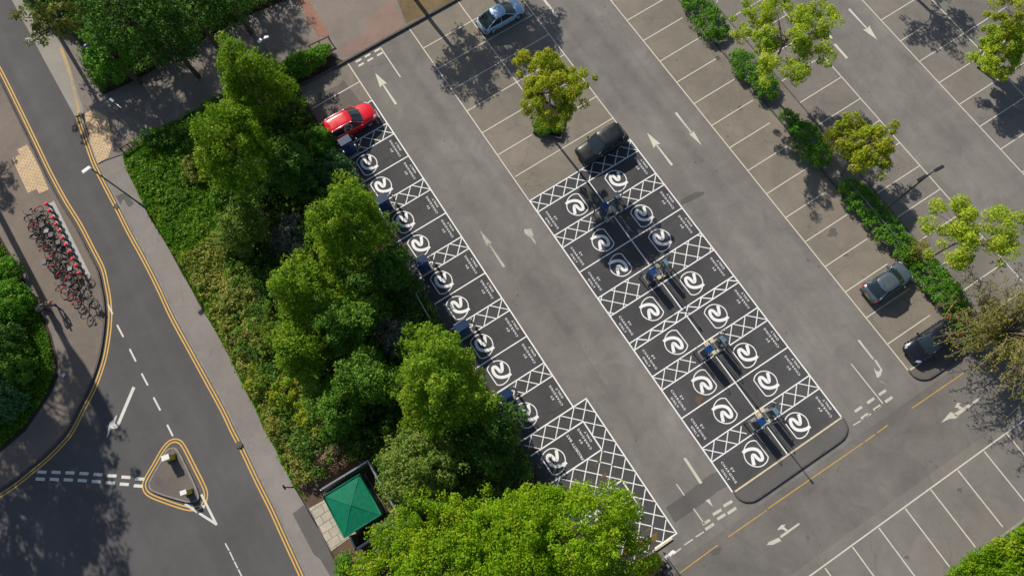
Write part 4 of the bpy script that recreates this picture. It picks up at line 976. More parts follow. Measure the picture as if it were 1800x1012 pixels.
# ---------------------------------------------------------------- cars
def carpaint(name, c, metal=.0, rough=.28, coat=.5):
    m, t, b = nodes(name); co = objco(t)
    v = ramp(t, noise(t, 2.5, 4, .6, co), [(.3, .92), (.7, 1.04)])
    t.links.new(mixc(t, 1.0, c, v, 'MULTIPLY'), b.inputs['Base Color'])
    dust = ramp(t, noise(t, 1.2, 2, .5, co), [(.3, rough-.04), (.7, rough+.08)]); t.links.new(dust, b.inputs['Roughness'])
    b.inputs['Metallic'].default_value = metal; b.inputs['Coat Weight'].default_value = coat; b.inputs['Coat Roughness'].default_value = .08
    return m
tail_m = plain('red_tail_lamp', (.55, .01, .02, 1), .2, var=.05); head_m = plain('clear_head_lamp', (.6, .65, .7, 1), .12, .3, var=.05)
def car(name, c, face, Lh, Wh, Ht, paint_, label, kind='hatch', rails=False, rz=0.0):
    root = empty(name, (c.x, c.y, .012), (0 if face > 0 else math.pi)+rz, label, 'car', 'parked cars')
    Lx = Lh/2; w = Wh/2; belt = Ht*.60; suv = kind in ('suv', 'estate')
    st = [(-Lx, .70, .36, belt*.72, belt*.76), (-Lx+.06, .86, .28, belt*.90, belt*.93), (-Lx+.25, .95, .24, belt*.99, belt*1.0), (-Lx*.55, 1.0, .2, belt*1.0, belt*1.01), (0, 1.0, .2, belt*.98, belt),
          (Lx*.40, 1.0, .2, belt*.97, belt*1.02), (Lx*.56, .985, .2, belt*.92, belt*1.0), (Lx*.80, .95, .22, belt*.82, belt*.92), (Lx*.93, .84, .26, belt*.72, belt*.80), (Lx*.985, .70, .33, belt*.60, belt*.66), (Lx, .52, .38, belt*.5, belt*.54)]
    vs = []; fs = []; half = 8
    for (x, k_, zl, zs, zt) in st:
        if kind == 'suv': k_ = 1-(1-k_)*.5; zs = zs+(belt-zs)*.45; zt = zt+(belt-zt)*.4
        ww = w*k_; zt -= 0
        h_ = [(0, zl), (ww*.88, zl), (ww*.97, zl+.12), (ww*1.0, zs*.62), (ww*.975, zs*.88), (ww*.90, zs), (ww*.55, zt+.015), (0, zt+.03)]
        ring = [(x, y, z) for y, z in h_]+[(x, -y, z) for y, z in h_[1:-1][::-1]]
        vs += ring
    n = 14
    for i in range(len(st)-1):
        for k_ in range(n): fs.append((i*n+k_, i*n+(k_+1) % n, (i+1)*n+(k_+1) % n, (i+1)*n+k_))
    fs += [tuple(range(n))[::-1], tuple(range((len(st)-1)*n, len(st)*n))]
    b = MB(); b.add(vs, fs, True); body = b.build('body', paint_, root)
    xf, xft = Lx*.47, Lx*.10; xr, xrt = (-Lx*.93, -Lx*.78) if suv else (-Lx*.86, -Lx*.55)
    if kind == 'prius': xf, xft, xr, xrt = Lx*.55, Lx*.12, -Lx*.90, -Lx*.38
    zb, zt = belt*.985, Ht-.05; wb, wt = w*.90, w*(.80 if kind == 'suv' else .70)
    def ring(xf_, xr_, ww, z, bul):
        f = [(xf_+bul, 0), (xf_+bul*.75, ww*.45), (xf_, ww*.80), (xf_-.14, ww*.97), ((xf_+xr_)/2+.2, ww), ((xf_+xr_)/2-.25, ww), (xr_+.12, ww*.95), (xr_, ww*.80), (xr_-.06, ww*.42), (xr_-.08, 0)]
        return [(x, y, z) for x, y in f]+[(x, -y, z) for x, y in f[1:-1][::-1]]
    B = ring(xf, xr, wb, zb, .07 if kind == 'suv' else .16); Tp = ring(xft, xrt, wt, zt, .03 if kind == 'suv' else .10); m_ = len(B)
    def panel(idx, nm, mt):
        q = MB()
        for i in idx: q.add([B[i % m_], B[(i+1) % m_], Tp[(i+1) % m_], Tp[i % m_]], [(0, 1, 2, 3)])
        return q.build(nm, mt, root, smooth=True)
    panel([-3, -2, -1, 0, 1, 2] if False else [m_-3, m_-2, m_-1, 0, 1, 2], 'windscreen', M['glass']); panel([3, 4, 5], 'side_window', M['glass']); panel([m_-6, m_-5, m_-4], 'side_window', M['glass'])
    panel([6, 7, 8, 9, 10, 11], 'rear_window', M['glass'])
    r = MB(); R0 = [(x*1.0, y*1.04, z-.02) for x, y, z in Tp]; cx_ = (xft+xrt)/2
    R1 = [(cx_+(x-cx_)*.96, y*.95, zt+.025) for x, y, z in Tp]; R2 = [(cx_+(x-cx_)*.55, y*.5, zt+.05) for x, y, z in Tp]
    vv_ = R0+R1+R2; ff = []
    for a in (0, 1):
        for i in range(m_): ff.append((a*m_+i, a*m_+(i+1) % m_, (a+1)*m_+(i+1) % m_, (a+1)*m_+i))
    ff.append(tuple(range(2*m_, 3*m_))); r.add(vv_, ff, True)
    roof = r.build('roof', paint_, root)
    for s in (1, -1):
        pl_ = MB()
        for i in ((3, 6) if not suv else (3, 6)):
            j = i if s > 0 else m_-i
            pl_.tube([Vector(B[j]), Vector(B[j]).lerp(Vector(Tp[j]), .5)+Vector((0, 0, .02)), Vector(Tp[j])], [.05, .042, .04], 5)
        mid_b = (Vector(B[4])+Vector(B[5]))/2; mid_t = (Vector(Tp[4])+Vector(Tp[5]))/2
        for v_ in (mid_b, mid_t): v_.y *= s
        pl_.tube([Vector(B[3 if s > 0 else m_-3])-Vector((0, 0, .02)), mid_b-Vector((0, 0, .02)), Vector(B[6 if s > 0 else m_-6])-Vector((0, 0, .02))], .03, 5)
        pl_.tube([mid_b, mid_t], .03, 5)
        pl_.build('window_pillars', paint_ if kind != 'prius' else paint_, root)
        mr = MB(); mr.box((xf-.32, s*(w+.10), belt+.02), (.14, .20, .14), 0, .8); mr.build('wing_mirror', paint_, root, bevel=.03)
        hl_ = MB(); hl_.add([(Lx*.80, s*w*.93, belt*.80), (Lx*.90, s*w*.84, belt*.72), (Lx*.965, s*w*.62, belt*.64), (Lx*.90, s*w*.60, belt*.77), (Lx*.82, s*w*.76, belt*.86)], [(0, 1, 2, 3, 4)] if s > 0 else [(4, 3, 2, 1, 0)])
        for i, v_ in enumerate(hl_.v): hl_.v[i] = (v_[0]+.02, v_[1]*1.02, v_[2]+.035)
        hl_.build('headlight', head_m, root)
        tl = MB()
        tl.box((-Lx+.16, s*w*.80, belt*.84), (.22, .20, .20), s*.45, .8); tl.build('tail_light', tail_m, root, bevel=.03)
        for xx in (Lx*.62, -Lx*.60):
            ty = MB(); R_w = .32 if not suv else .345
            ty.torus((0, 0, 0), R_w-.07, .085, 'Y', 20, 8); tire = ty.build('tyre', M['black'], root); tire.location = (xx, s*(w-.10), R_w-.01)
            ri = MB(); ri.tube([(0, -.03*s, 0), (0, .05*s, 0)], R_w-.12, 14)
            for a in range(5):
                t_ = a*2*math.pi/5; ri.tube([(0, .06*s, 0), (math.cos(t_)*(R_w-.1), .065*s, math.sin(t_)*(R_w-.1))], .025, 4)
            ri.build('rim', M['metal'] if kind != 'dark' else M['dmetal'], tire)
            ar = MB(); ar.torus((xx, s*(w-.015), R_w+.0), R_w+.035, .03, 'Y', 12, 5, 0.0, math.pi); ar.build('wheel_arch', M['blackp'], root)
    g = MB(); g.box((Lx-.03, 0, belt*.52), (.06, w*1.0, .16)); g.build('grille', M['blackp'], root, bevel=.01)
    p_ = MB(); p_.box((-Lx-.01, 0, belt*.62), (.02, .5, .11)); p_.build('number_plate', M['yellowp'], root)
    bp_ = MB(); bp_.box((-Lx+.08, 0, .34), (.2, w*1.7, .16)); bp_.build('bumper', M['blackp'], root, bevel=.03)
    an = MB(); an.tube([(xrt+.25, 0, zt+.05), (xrt+.12, 0, zt+.16)], [.03, .01], 5); an.build('aerial', M['blackp'], root)
    if rails:
        for s in (1, -1):
            rl = MB(); rl.tube([(xrt+.15, s*wt*.97, zt+.02), (xrt+.3, s*wt*.95, zt+.10), (xft-.25, s*wt*.95, zt+.10), (xft-.1, s*wt*.97, zt+.02)], .028, 6); rl.build('roof_rail', M['steel'], root)
    wp = MB(); wp.tube([(xf+.12, .5, zb+.03), (xf-.02, -.12, zb+.09)], .012, 4); wp.build('wiper', M['blackp'], root)
    return root
car('estate_car', G(613, 214, .8), 1, 4.65, 1.92, 1.68, carpaint('red_car_paint', (.72, .008, .02, 1)), 'bright red estate car with silver roof rails in the first charging bay', 'estate', True)
car('hatchback_car', G(880, 26, .75), 1, 4.25, 1.74, 1.46, carpaint('sky_tinted_white_car_paint', (.40, .56, .74, 1), .15), 'white sloping-backed hatchback partly in tree shade at the top', 'prius')  # white car; the sky's blue reflection is put into its base colour
car('off_road_car', G(1058, 252, .85), -1, 4.30, 1.80, 1.68, carpaint('dark_car_paint', (.010, .013, .015, 1), .0, .36, .12), 'black boxy car parked against the hatched strip by the planter tree', 'suv')
car('hatchback_car', G(1562, 495, .75), 1, 3.95, 1.74, 1.50, carpaint('grey_car_paint', (.12, .155, .185, 1), .4, .25), 'grey metallic hatchback nosing into the hedge', 'hatch')
car('coupe_car', G(1640, 598, .75), -1, 4.25, 1.78, 1.42, carpaint('black_car_paint', (.012, .013, .02, 1), .1, .18), 'glossy black car half hidden under the bronze-leaved tree', 'hatch', rz=math.radians(-1))

# ---------------------------------------------------------------- charging units
def hose(mb, a, b_, drop, out, r=.022):
    a, b_ = Vector(a), Vector(b_); m_ = (a+b_)/2+Vector((out[0], out[1], -drop)); P = []
    for i in range(9):
        t = i/8; P.append(a*(1-t)**2+m_*2*t*(1-t)+b_*t*t)
    mb.tube(P, r, 6)
def wall_charger(c, label):
    root = empty('vehicle_charger', (c.x, c.y, .02), 0, label, 'car charger', 'chargers along the planted bed')
    b = MB(); b.box((0, 0, .06), (1.15, .85, .12)); b.build('plinth', M['kerb'], root)
    b = MB(); b.box((-.02, 0, 1.12), (.95, .62, 2.0)); b.build('cabinet', M['navy'], root, bevel=.04)
    b = MB(); b.box((-.02, 0, 2.135), (1.02, .70, .05)); b.build('top_cover', M['navy'], root, bevel=.02)
    for s in (-1, 1):
        b = MB(); b.box((-.02, s*.318, 1.2), (.80, .02, 1.5)); d = b.build('door_panel', M['blue'], root)
        q = MB(); q.box((-.02, s*.335, 1.55), (.34, .015, .26)); q.build('screen', M['screen'], d)
    b = MB(); b.box((.10, -.34, 2.06), (.5, .16, .07)); b.build('hood', M['blue'], root)
    for s in (-1, 1):
        b = MB(); b.tube([(s*.52, .1*s, 1.5), (s*.60, .05, 2.2), (s*.72, -.15, 2.25)], .03, 6); a = b.build('cable_arm', M['dmetal'], root)
        b = MB(); hose(b, (s*.72, -.15, 2.25), (s*.53, -.25, 1.1), 1.7, (s*.35, -.2)); b.build('cable', M['black'], a)
        b = MB(); b.box((s*.53, -.27, 1.12), (.12, .14, .2)); b.build('plug_holster', M['whitep'], root, bevel=.02)
    return root
def bollard(c, label, h=1.0, hoop=True):
    root = empty('guard_post', (c.x, c.y, .02), 0, label, 'bollard', 'guard posts beside the chargers')
    b = MB(); b.tube([(0, 0, 0), (0, 0, h)], .055, 10); b.build('post', M['dmetal'], root)
    for z in (h*.55, h*.8):
        b = MB(); b.tube([(0, 0, z), (0, 0, z+.1)], .06, 10); b.build('white_band', M['whitep'], root)
    b = MB(); b.tube([(0, 0, h-.02), (0, 0, h+.03)], .062, 10); b.build('cap', M['steel'], root)
words_n = ['first', 'second', 'third', 'fourth', 'fifth', 'sixth', 'seventh', 'eighth', 'ninth', 'tenth', 'eleventh', 'twelfth', 'thirteenth', 'fourteenth', 'fifteenth']
for i, yh in enumerate((30.65, 24.64, 18.63, 12.62, 6.61)):
    where = 'beside the red car' if i == 0 else '%s from the red car along the bed' % words_n[i] if i < 4 else 'nearest the priority bays'
    wall_charger(Vector((1.72, yh-.12, 0)), 'navy charging cabinet with looping cables, '+where)
    bollard(Vector((2.62, yh+.2, 0)), 'dark guard post with white bands, on the aisle side of the %s wall charger' % words_n[i])
    bollard(Vector((2.55, yh-.42, 0)), 'dark guard post with white bands, lower of the pair at the %s wall charger' % words_n[i])
def island_charger(c, label, wide, mt, h=2.05):
    root = empty('vehicle_charger', (c.x, c.y, .02), 0, label, 'car charger', 'chargers on the central island')
    b = MB(); b.box((0, 0, .06), (wide+.15, .75, .12)); b.build('plinth', M['kerb'], root)
    b = MB(); b.box((0, 0, h/2+.1), (wide, .46, h-.1)); b.build('cabinet', M[mt], root, bevel=.04)
    b = MB(); b.box((0, .0, h+.09), (wide+.04, .50, .06)); b.build('top_cover', M[mt], root, bevel=.02)
    for s in (-1, 1):
        b = MB(); b.box((s*(wide/2+.012), 0, 1.3), (.02, .42, .9)); d = b.build('door_panel', M['blackp'], root)
        q = MB(); q.box((s*(wide/2+.03), 0, 1.5), (.012, .26, .32)); q.build('screen', M['screen'], d)
        b = MB(); b.tube([(s*.12, .24*s, h), (s*.15, .35*s, h+.35), (s*.3, .5*s, h+.4)], .028, 6); a = b.build('cable_arm', M['steel'], root)
        b = MB(); hose(b, (s*.3, .5*s, h+.4), (s*(wide/2+.05), .2*s, 1.1), 1.9, (s*.25, .35*s), .02); b.build('cable', M['black'], a)
names_i = ['topmost island cluster in tree shadow', 'second island cluster from the top', 'third island cluster from the top', 'lowest island cluster by the rounded end']
for i, yh in enumerate((14.66, 8.35, 1.33, -4.83)):
    nm = names_i[i]
    island_charger(Vector((15.95, yh-.05, 0)), 'wide blue charging cabinet, '+nm, .50, 'blue', 1.85)
    island_charger(Vector((17.25, yh-.0, 0)), 'narrow grey-blue charging cabinet, '+nm, .30, 'lblue', 1.8)
    pads = [(16.62, yh+.30, .42, .55), (17.08, yh+.42, .34, .36), (16.68, yh-.42, .34, .30), (17.10, yh-.48, .40, .26)] if i != 0 else [(16.0, yh-.52, .30, .55), (16.62, yh+.1, .30, .8), (17.0, yh-.25, .32, .8), (17.5, yh-.35, .28, .5)]
    b = MB()
    sp = empty('plinth_pads', (16.8, yh, .012), 0, 'cream concrete pads between charging cabinets, '+nm, 'concrete pads', 'concrete pads of the central island')
    for (x, y, sx, sy) in pads:
        b = MB(); b.box((x-16.8, y-yh, .07), (sx, sy, .12), .04*math.sin(x*9), .94); b.build('pad', M['creams'], sp, bevel=.015)
    ms = empty('cable_mast', (16.72, yh-.62, .012), 0, 'slim tall cable mast casting a thin shadow, %s' % nm, 'mast', 'masts on the central island')
    b = MB(); b.tube([(0, 0, 0), (0, 0, 3.5)], [.05, .035], 8); b.build('pole', M['lmetal'], ms)
    b = MB(); b.box((0, -.1, 3.5), (.16, .3, .07)); b.build('mast_head', M['blackp'], ms)
    b = MB(); b.box((-.05, .02, .04), (1.0, .5, .05)); b.build('frame_tray', M['steel'], sp)
    for j, (dx, dy, h) in enumerate(((15.36, .35, 1.7), (17.95, .3, 1.6), (17.62, -.62, 1.1), (15.55, -.55, 1.0))):
        o = empty('guard_post', (dx, yh+dy, .012), 0, 'grey guard post %s the cabinets, %s' % (('left above', 'right above', 'right below', 'left below')[j], nm), 'bollard', 'guard posts on the central island')
        b = MB(); b.tube([(0, 0, 0), (0, 0, h)], .045, 8); b.build('post', M['dmetal'], o)
        b = MB(); b.box((0, .10, h), (.05, .34, .05)); b.build('cross_head', M['steel'], o)

# ---------------------------------------------------------------- lamp posts
def vert(top, h): v = G(top[0], top[1], h); return Vector((v.x, v.y, 0))
def lamp(top, h, heads, label, mt='metal', hm='whitep', z0=.1, r=.07, size=(.62, .26, .1), name='street_lamp', cat='lamp post', arm_px=None):
    b0 = vert(top, h); root = empty(name, (b0.x, b0.y, z0), 0, label, cat)
    b = MB(); b.tube([(0, 0, -.1), (0, 0, 1.1), (0, 0, 1.15), (0, 0, h-z0)], [r*1.5, r*1.4, r, r*.7], 10); b.build('pole', M[mt], root)
    for hp in heads:
        v = G(hp[0], hp[1], h+.1); d = Vector((v.x-b0.x, v.y-b0.y, 0)); 
        b = MB(); b.tube([(0, 0, h-z0-.05), (d.x*.5, d.y*.5, h-z0+.06), (d.x, d.y, h-z0+.1)], r*.5, 6); b.build('arm', M[mt], root)
        b = MB(); b.box((0, 0, 0), size, 0, .8); hd_ = b.build('lamp_head', M[hm], root, bevel=.03)
        hd_.location = (d.x, d.y, h-z0+.12); hd_.rotation_euler = (0, 0, math.atan2(d.y, d.x))
        b = MB(); b.box((0, 0, -size[2]/2-.015), (size[0]*.7, size[1]*.7, .03)); b.build('lens', M['lglass'], hd_)
    return root
lamp((159, 296), 7.65, [(152, 299)], 'tall street lamp with white head, on the road pavement opposite the hire bicycles', size=(.72, .34, .12), mt='lmetal')
lamp((1637, 304), 8.4, [(1621, 313), (1651, 296)], 'black double headed lamp post standing in the longest hedge', mt='dmetal', hm='dmetal', size=(.8, .26, .1))
lamp((212, 189), 4.9, [(197, 177)], 'street lamp with teal head at the corner of the grass and the diagonal path', size=(.55, .24, .12), hm='lblue', r=.05)
lamp((461, 70), 5.0, [(457, 72), (468, 66)], 'short lamp post with white head at the middle of the diagonal path', r=.05, size=(.45, .3, .12))
lamp((443, 40), 4.6, [(441, 38)], 'slim lamp post with small round white top at the woodland side of the path', r=.045, size=(.22, .22, .14))
c0 = vert((153, 83), 4.6); ro_ = empty('street_lamp', (c0.x, c0.y, .15), 0, 'lamp post with round navy lantern at the woodland tip', 'lamp post')
b = MB(); b.tube([(0, 0, -.1), (0, 0, 1), (0, 0, 4.4)], [.07, .055, .05], 8); b.build('pole', M['metal'], ro_)
b = MB(); b.lathe((0, 0, 4.3), [(.06, 0), (.2, .1), (.27, .22), (.24, .34), (.08, .42)], 14); b.build('lantern', M['navy'], ro_)
c0 = G(519, 856); ro_ = empty('sign_post', (c0.x, c0.y, .12), 0, 'slim dark post with a small plate on the pavement edge near the kiosk', 'sign post')
b = MB(); b.tube([(0, 0, -.1), (0, 0, 2.4)], .045, 8); b.build('post', M['dmetal'], ro_)
b = MB(); b.box((0, 0, 2.25), (.05, .35, .3)); b.build('plate', M['dmetal'], ro_)

# signs
c0 = G(1250, 31); ro_ = empty('parking_sign', (c0.x, c0.y, .1), 0, 'small pale blue sign board on a post in the topmost hedge', 'sign')
b = MB(); b.tube([(0, 0, -.05), (0, 0, 1.95)], .035, 8); b.build('post', M['metal'], ro_)
b = MB(); b.box((0, 0, 1.9), (.5, .06, .55), .75); b.build('board', plain('pale_sign_board', (.42, .52, .58, 1), .4), ro_)
c0 = G(1166, 970); ro_ = empty('bay_sign', (c0.x, c0.y, .1), math.radians(0), 'white edged sign board on a single post at the lower corner of the hatched bays', 'sign')
b = MB(); b.tube([(0, 0, -.1), (0, 0, 2.4)], .035, 8); b.build('post', M['dmetal'], ro_)
b = MB(); b.box((0.05, 0, 2.05), (.82, .10, .95)); bd = b.build('board', M['whitep'], ro_)
b = MB(); b.box((0.05, -.055, 2.05), (.74, .01, .87)); b.build('face', M['blue'], bd)
c0 = G(1757, 958); ro_ = empty('sign_post', (c0.x, c0.y, .1), 0, 'post with cream panel in the bottom right corner shrubs', 'sign post')
b = MB(); b.tube([(0, 0, -.1), (0, 0, 2.5)], .05, 8); b.build('post', M['dmetal'], ro_)
b = MB(); b.box((.35, 0, 2.45), (.7, .08, .22)); b.build('panel', M['creams'], ro_)

# timber rails
def rail(name, a, b_, h, label, cat, mt='wood', posts=3, w=.08, g=None, z0=.12):
    mid = (a+b_)/2; root = empty(name, (mid.x, mid.y, z0), 0, label, cat, g); a = a-mid; b_ = b_-mid
    m_ = MB(); m_.wall([(a.x, a.y), (b_.x, b_.y)], w, h-.10, h); m_.build('top_rail', M[mt], root)
    for i in range(posts):
        p = a.lerp(b_, .04+.92*i/(posts-1)); m_ = MB(); m_.box((p.x, p.y, (h-.1)/2), (w*1.1, w*1.1, h-.1)); m_.build('post', M[mt], root)
    return root
rail('knee_rail', G(546, 91), G(583, 74), .75, 'dark timber rail on posts behind the clipped hedge at the top', 'rail', 'wood', 3, .09)
rail('knee_rail', G(1152, 981), G(1165, 974), .7, 'short timber rail by the white edged sign', 'rail', 'wood', 2, .09)
rail('height_barrier', G(1136, 1003), G(1166, 985), 1.5, 'low dark metal frame below the white edged sign', 'barrier', 'dmetal', 2, .08)
rail('timber_fence', G(217, 270), G(270, 238), .7, 'low dark timber fence along the top corner of the rough grass', 'fence', 'wood', 5, .08)
rail('knee_rail', G(1494, 320, 1.25), G(1577, 418, 1.25), 1.15, 'thin pale metal rail running along inside the longest hedge', 'rail', 'steel', 5, .045)
def handrail(P, h, label):
    c = P[0]; root = empty('handrail', (c.x, c.y, .15), 0, label, 'handrail'); m_ = MB(); Q = [p-c for p in P]
    m_.tube([(q.x, q.y, h) for q in Q], .03, 6); m_.build('top_bar', M['steel'], root)
    m_ = MB(); m_.tube([(q.x, q.y, h*.5) for q in Q], .022, 6); m_.build('middle_bar', M['steel'], root)
    for q in Q: m_ = MB(); m_.tube([(q.x, q.y, -.1), (q.x, q.y, h)], .03, 6); m_.build('post', M['steel'], root)
handrail([G(742, 511, 1.9), G(731, 516, 1.9), G(744, 540, 1.9), G(757, 562, 1.9)], 1.9, 'galvanised handrail at the car park edge of the bed beside the third wall charger')

# ---------------------------------------------------------------- kiosk
kt = [G(568, 872, 2.9), G(632, 833, 2.9), G(671, 904, 2.9), G(605, 944, 2.9)]
kc = sum(kt, Vector())/4; kx = (kt[1]-kt[0]).normalized(); ang = math.atan2(kx.y, kx.x)
kw = ((kt[1]-kt[0]).length+(kt[2]-kt[3]).length)/2; kd = ((kt[2]-kt[1]).length+(kt[3]-kt[0]).length)/2
ki = empty('kiosk', (kc.x, kc.y, .16), ang, 'square green kiosk with a shallow pyramid roof beside the road pavement', 'kiosk')
b = MB(); b.box((0, 0, 1.25), (kw-.35, kd-.35, 2.6)); wl = b.build('wall', M['greend'], ki)
for s in (-1, 1):
    b = MB(); b.box((s*(kw/2-.165), 0, 1.3), (.02, 1.1, 2.0)); b.build('shutter', plain('kiosk_shutter', (.22, .23, .22, 1), .5), wl)
b = MB(); b.box((0, 0, 2.64), (kw+.05, kd+.05, .2)); b.build('fascia', M['greend'], ki)
w2, d2 = kw/2-.06, kd/2-.06
b = MB(); vs = [(-w2, -d2, 2.76), (w2, -d2, 2.76), (w2, d2, 2.76), (-w2, d2, 2.76), (0, 0, 3.0)]
b.add(vs, [(0, 1, 4), (1, 2, 4), (2, 3, 4), (3, 0, 4), (3, 2, 1, 0)]); rf = b.build('roof', M['green'], ki)
for i in range(4):
    b = MB(); b.tube([Vector(vs[i])+Vector((0, 0, .01)), Vector(vs[4])+Vector((0, 0, .01))], .014, 5); b.build('hip_ridge', M['green'], rf)
for (a, c_) in (((-w2-.05, d2+.05), (w2+.05, d2+.05)), ((w2+.05, d2+.05), (w2+.05, -d2-.05)), ((w2+.05, -d2-.05), (-w2-.05, -d2-.05)), ((-w2-.05, -d2-.05), (-w2-.05, d2+.05))):
    b = MB(); b.tube([(a[0], a[1], 2.77), (c_[0], c_[1], 2.77)], .05, 6); b.build('gutter', M['green'], rf)
# paved apron
m_sl, t_, bb_ = nodes('pale_paving_slabs'); co_ = objco(t_); br_ = N(t_, 'ShaderNodeTexBrick'); br_.inputs['Scale'].default_value = 1.0; br_.inputs['Brick Width'].default_value = .85; br_.inputs['Row Height'].default_value = .6; br_.inputs['Mortar Size'].default_value = .02
br_.inputs['Color1'].default_value = (.52, .46, .37, 1); br_.inputs['Color2'].default_value = (.45, .40, .32, 1); br_.inputs['Mortar'].default_value = (.16, .13, .10, 1)
t_.links.new(co_, br_.inputs[0]); t_.links.new(mixc(t_, 1.0, br_.outputs[0], ramp(t_, noise(t_, 1.6, 5, .7, co_), [(.3, .8), (.7, 1.08)]), 'MULTIPLY'), bb_.inputs['Base Color']); bb_.inputs['Roughness'].default_value = .9
slab('paved_apron', [G(x, y, .18) for x, y in [(543, 893), (574, 876), (640, 925), (616, 944), (582, 968)]], .19, m_sl)
sheet('bare_earth', [G(x, y, .16) for x, y in [(517, 850), (560, 830), (600, 812), (648, 806), (668, 850), (700, 905), (690, 930), (640, 985), (600, 1000), (560, 924)]], .166, asphalt('bare_earth_soil', (.145, .095, .062, 1), .35, .45))
def board_fence(P, h, label, cat='fence', mt='fence'):
    root = empty('board_fence', (P[0].x, P[0].y, .16), 0, label, cat, 'fences round the kiosk'); o = P[0]
    b = MB(); b.wall([(p.x-o.x, p.y-o.y) for p in P], .05, 0, h-.05); b.build('boards', M[mt], root)
    b = MB(); b.wall([(p.x-o.x, p.y-o.y) for p in P], .12, h-.045, h+.02); b.build('top_rail', M['metal'], root)
    Q = [(P[i], P[i+1]) for i in range(len(P)-1)]
    for (a, c_) in Q:
        n_ = max(1, round((c_-a).length/1.9))
        for i in range(n_+1):
            p = a.lerp(c_, i/n_)-o; b = MB(); b.tube([(p.x, p.y, -.1), (p.x, p.y, h+.08)], .07, 8); b.build('post', M['metal'], root)
board_fence([G(564, 860, 1.95), G(646, 810, 1.95)], 1.8, 'grey board fence along the upper side of the kiosk')
board_fence([G(648, 812, 1.95), G(669, 851, 1.95)], 1.8, 'grey fence panel right of the kiosk, upper one')
board_fence([G(678, 867, 1.95), G(703, 908, 1.95)], 1.8, 'pale topped fence panel right of the kiosk, lower one by the maple')
board_fence([G(615, 942, 1.95), G(625, 965, 1.95)], 1.8, 'short fence panel below the kiosk at the end of the paved apron')
board_fence([G(625, 965, 1.95), G(655, 945, 1.95)], 1.8, 'low fence panel below the kiosk running towards the maple')
b = MB(); b.wall([G(641, 833, .5), G(680, 900, .5)], .12, 0, .5); tag(b.build('low_wall', M['fence']), 'low grey wall along the right side of the kiosk', 'wall')

# ---------------------------------------------------------------- traffic island bollards
def island_bollard(c, rz, s, label):
    root = empty('traffic_bollard', (c.x, c.y, .12), rz, label, 'bollard', 'lit bollards on the traffic island')
    b = MB(); b.box((0, 0, .05), (.62*s, .44*s, .10)); b.build('base', M['blackp'], root)
    b = MB(); b.box((0, 0, .52), (.50*s, .32*s, .86), 0, .94); b.build('housing', M['yellowp'], root, bevel=.02)
    b = MB(); b.box((0, 0, .99), (.50*s, .34*s, .08)); b.build('top_cap', M['whitep'], root, bevel=.02)
    b = MB(); b.box((-.262*s, 0, .62), (.015, .28*s, .5)); b.build('sign_panel', M['whitep'], root)
island_bollard(G(304, 805), math.radians(-12), 1.15, 'yellow and white traffic bollard near the top point of the island')
island_bollard(G(335, 865), math.radians(-12), .95, 'yellow and white traffic bollard near the lower point of the island')

# ---------------------------------------------------------------- hire bicycles
da = G(82, 359, .8); db = G(140, 480, .8); da.z = db.z = 0; dd = (db-da).normalized(); out = Vector((dd.y, -dd.x, 0))
if (G(60, 400)-da).dot(out) < 0: out = -out
def make_bike():
    root = empty('hire_bicycle', (0, 0, 0), 0, 'x', 'bicycle', 'hire bicycles on the pavement')
    for xx in (-.52, .52):
        b = MB(); b.torus((xx, 0, .33), .315, .022, 'Y', 22, 5); wh = b.build('wheel', M['black'], root)
        b = MB(); 
        b.tube([(xx, -.05, .33), (xx, .05, .33)], .03, 6)
        for a in range(8): b.tube([(xx, 0, .33), (xx+.3*math.cos(a*math.pi/4), 0, .33+.3*math.sin(a*math.pi/4))], .004, 3, False)
        b.build('spokes', M['steel'], wh)
        b = MB(); b.torus((xx, 0, .33), .355, .032, 'Y', 10, 5, math.radians(20 if xx < 0 else 40), math.radians(150 if xx < 0 else 165)); b.build('mudguard', M['blackp'], root)
    b = MB(); b.tube([(.36, 0, .72), (.02, 0, .36), (-.16, 0, .72)], .03, 6); b.tube([(.34, 0, .62), (.0, 0, .38)], .024, 6); b.tube([(.52, 0, .33), (.36, 0, .72), (.32, 0, .95)], .022, 6); b.tube([(-.52, 0, .33), (.0, 0, .36)], .018, 5); b.tube([(-.52, 0, .33), (-.12, 0, .66)], .016, 5); b.tube([(-.16, 0, .66), (-.2, 0, .88)], .018, 5)
    b.build('frame', M['dred'], root)
    b = MB(); b.box((-.21, 0, .92), (.26, .15, .06), 0, .8); b.build('saddle', M['black'], root, bevel=.02)
    b = MB(); b.tube([(.26, -.28, 1.0), (.36, -.14, 1.02), (.33, 0, .97), (.36, .14, 1.02), (.26, .28, 1.0)], .016, 6); b.build('handlebar', M['dmetal'], root)
    b = MB(); b.tube([(.02, -.12, .30), (.02, .12, .42)], .014, 5); b.build('pedals', M['dmetal'], root)
    return root
bk = make_bike()
red_guard = MB(); red_guard.torus((-.52, 0, .33), .36, .035, 'Y', 10, 6, math.radians(15), math.radians(165))
rg = red_guard.build('rear_guard', M['red'], bk)
bk2 = make_bike()
g_ = MB(); g_.box((.62, 0, .78), (.3, .34, .22), 0, 1.15); g_.build('basket', M['dmetal'], bk2)
N_B = 13; rd = random.Random(5)
ordn = ['topmost', 'second from the top', 'third from the top', 'fourth from the top', 'fifth from the top', 'sixth from the top', 'seventh from the top', 'eighth from the top', 'ninth from the top', 'tenth from the top', 'eleventh from the top', 'twelfth from the top', 'thirteenth from the top', 'fourteenth from the top', 'fifteenth from the top', 'sixteenth from the top', 'seventeenth from the top', 'just past the platform', 'third from the bottom', 'second from the bottom', 'lowest']
used = [False, False]
spots = []
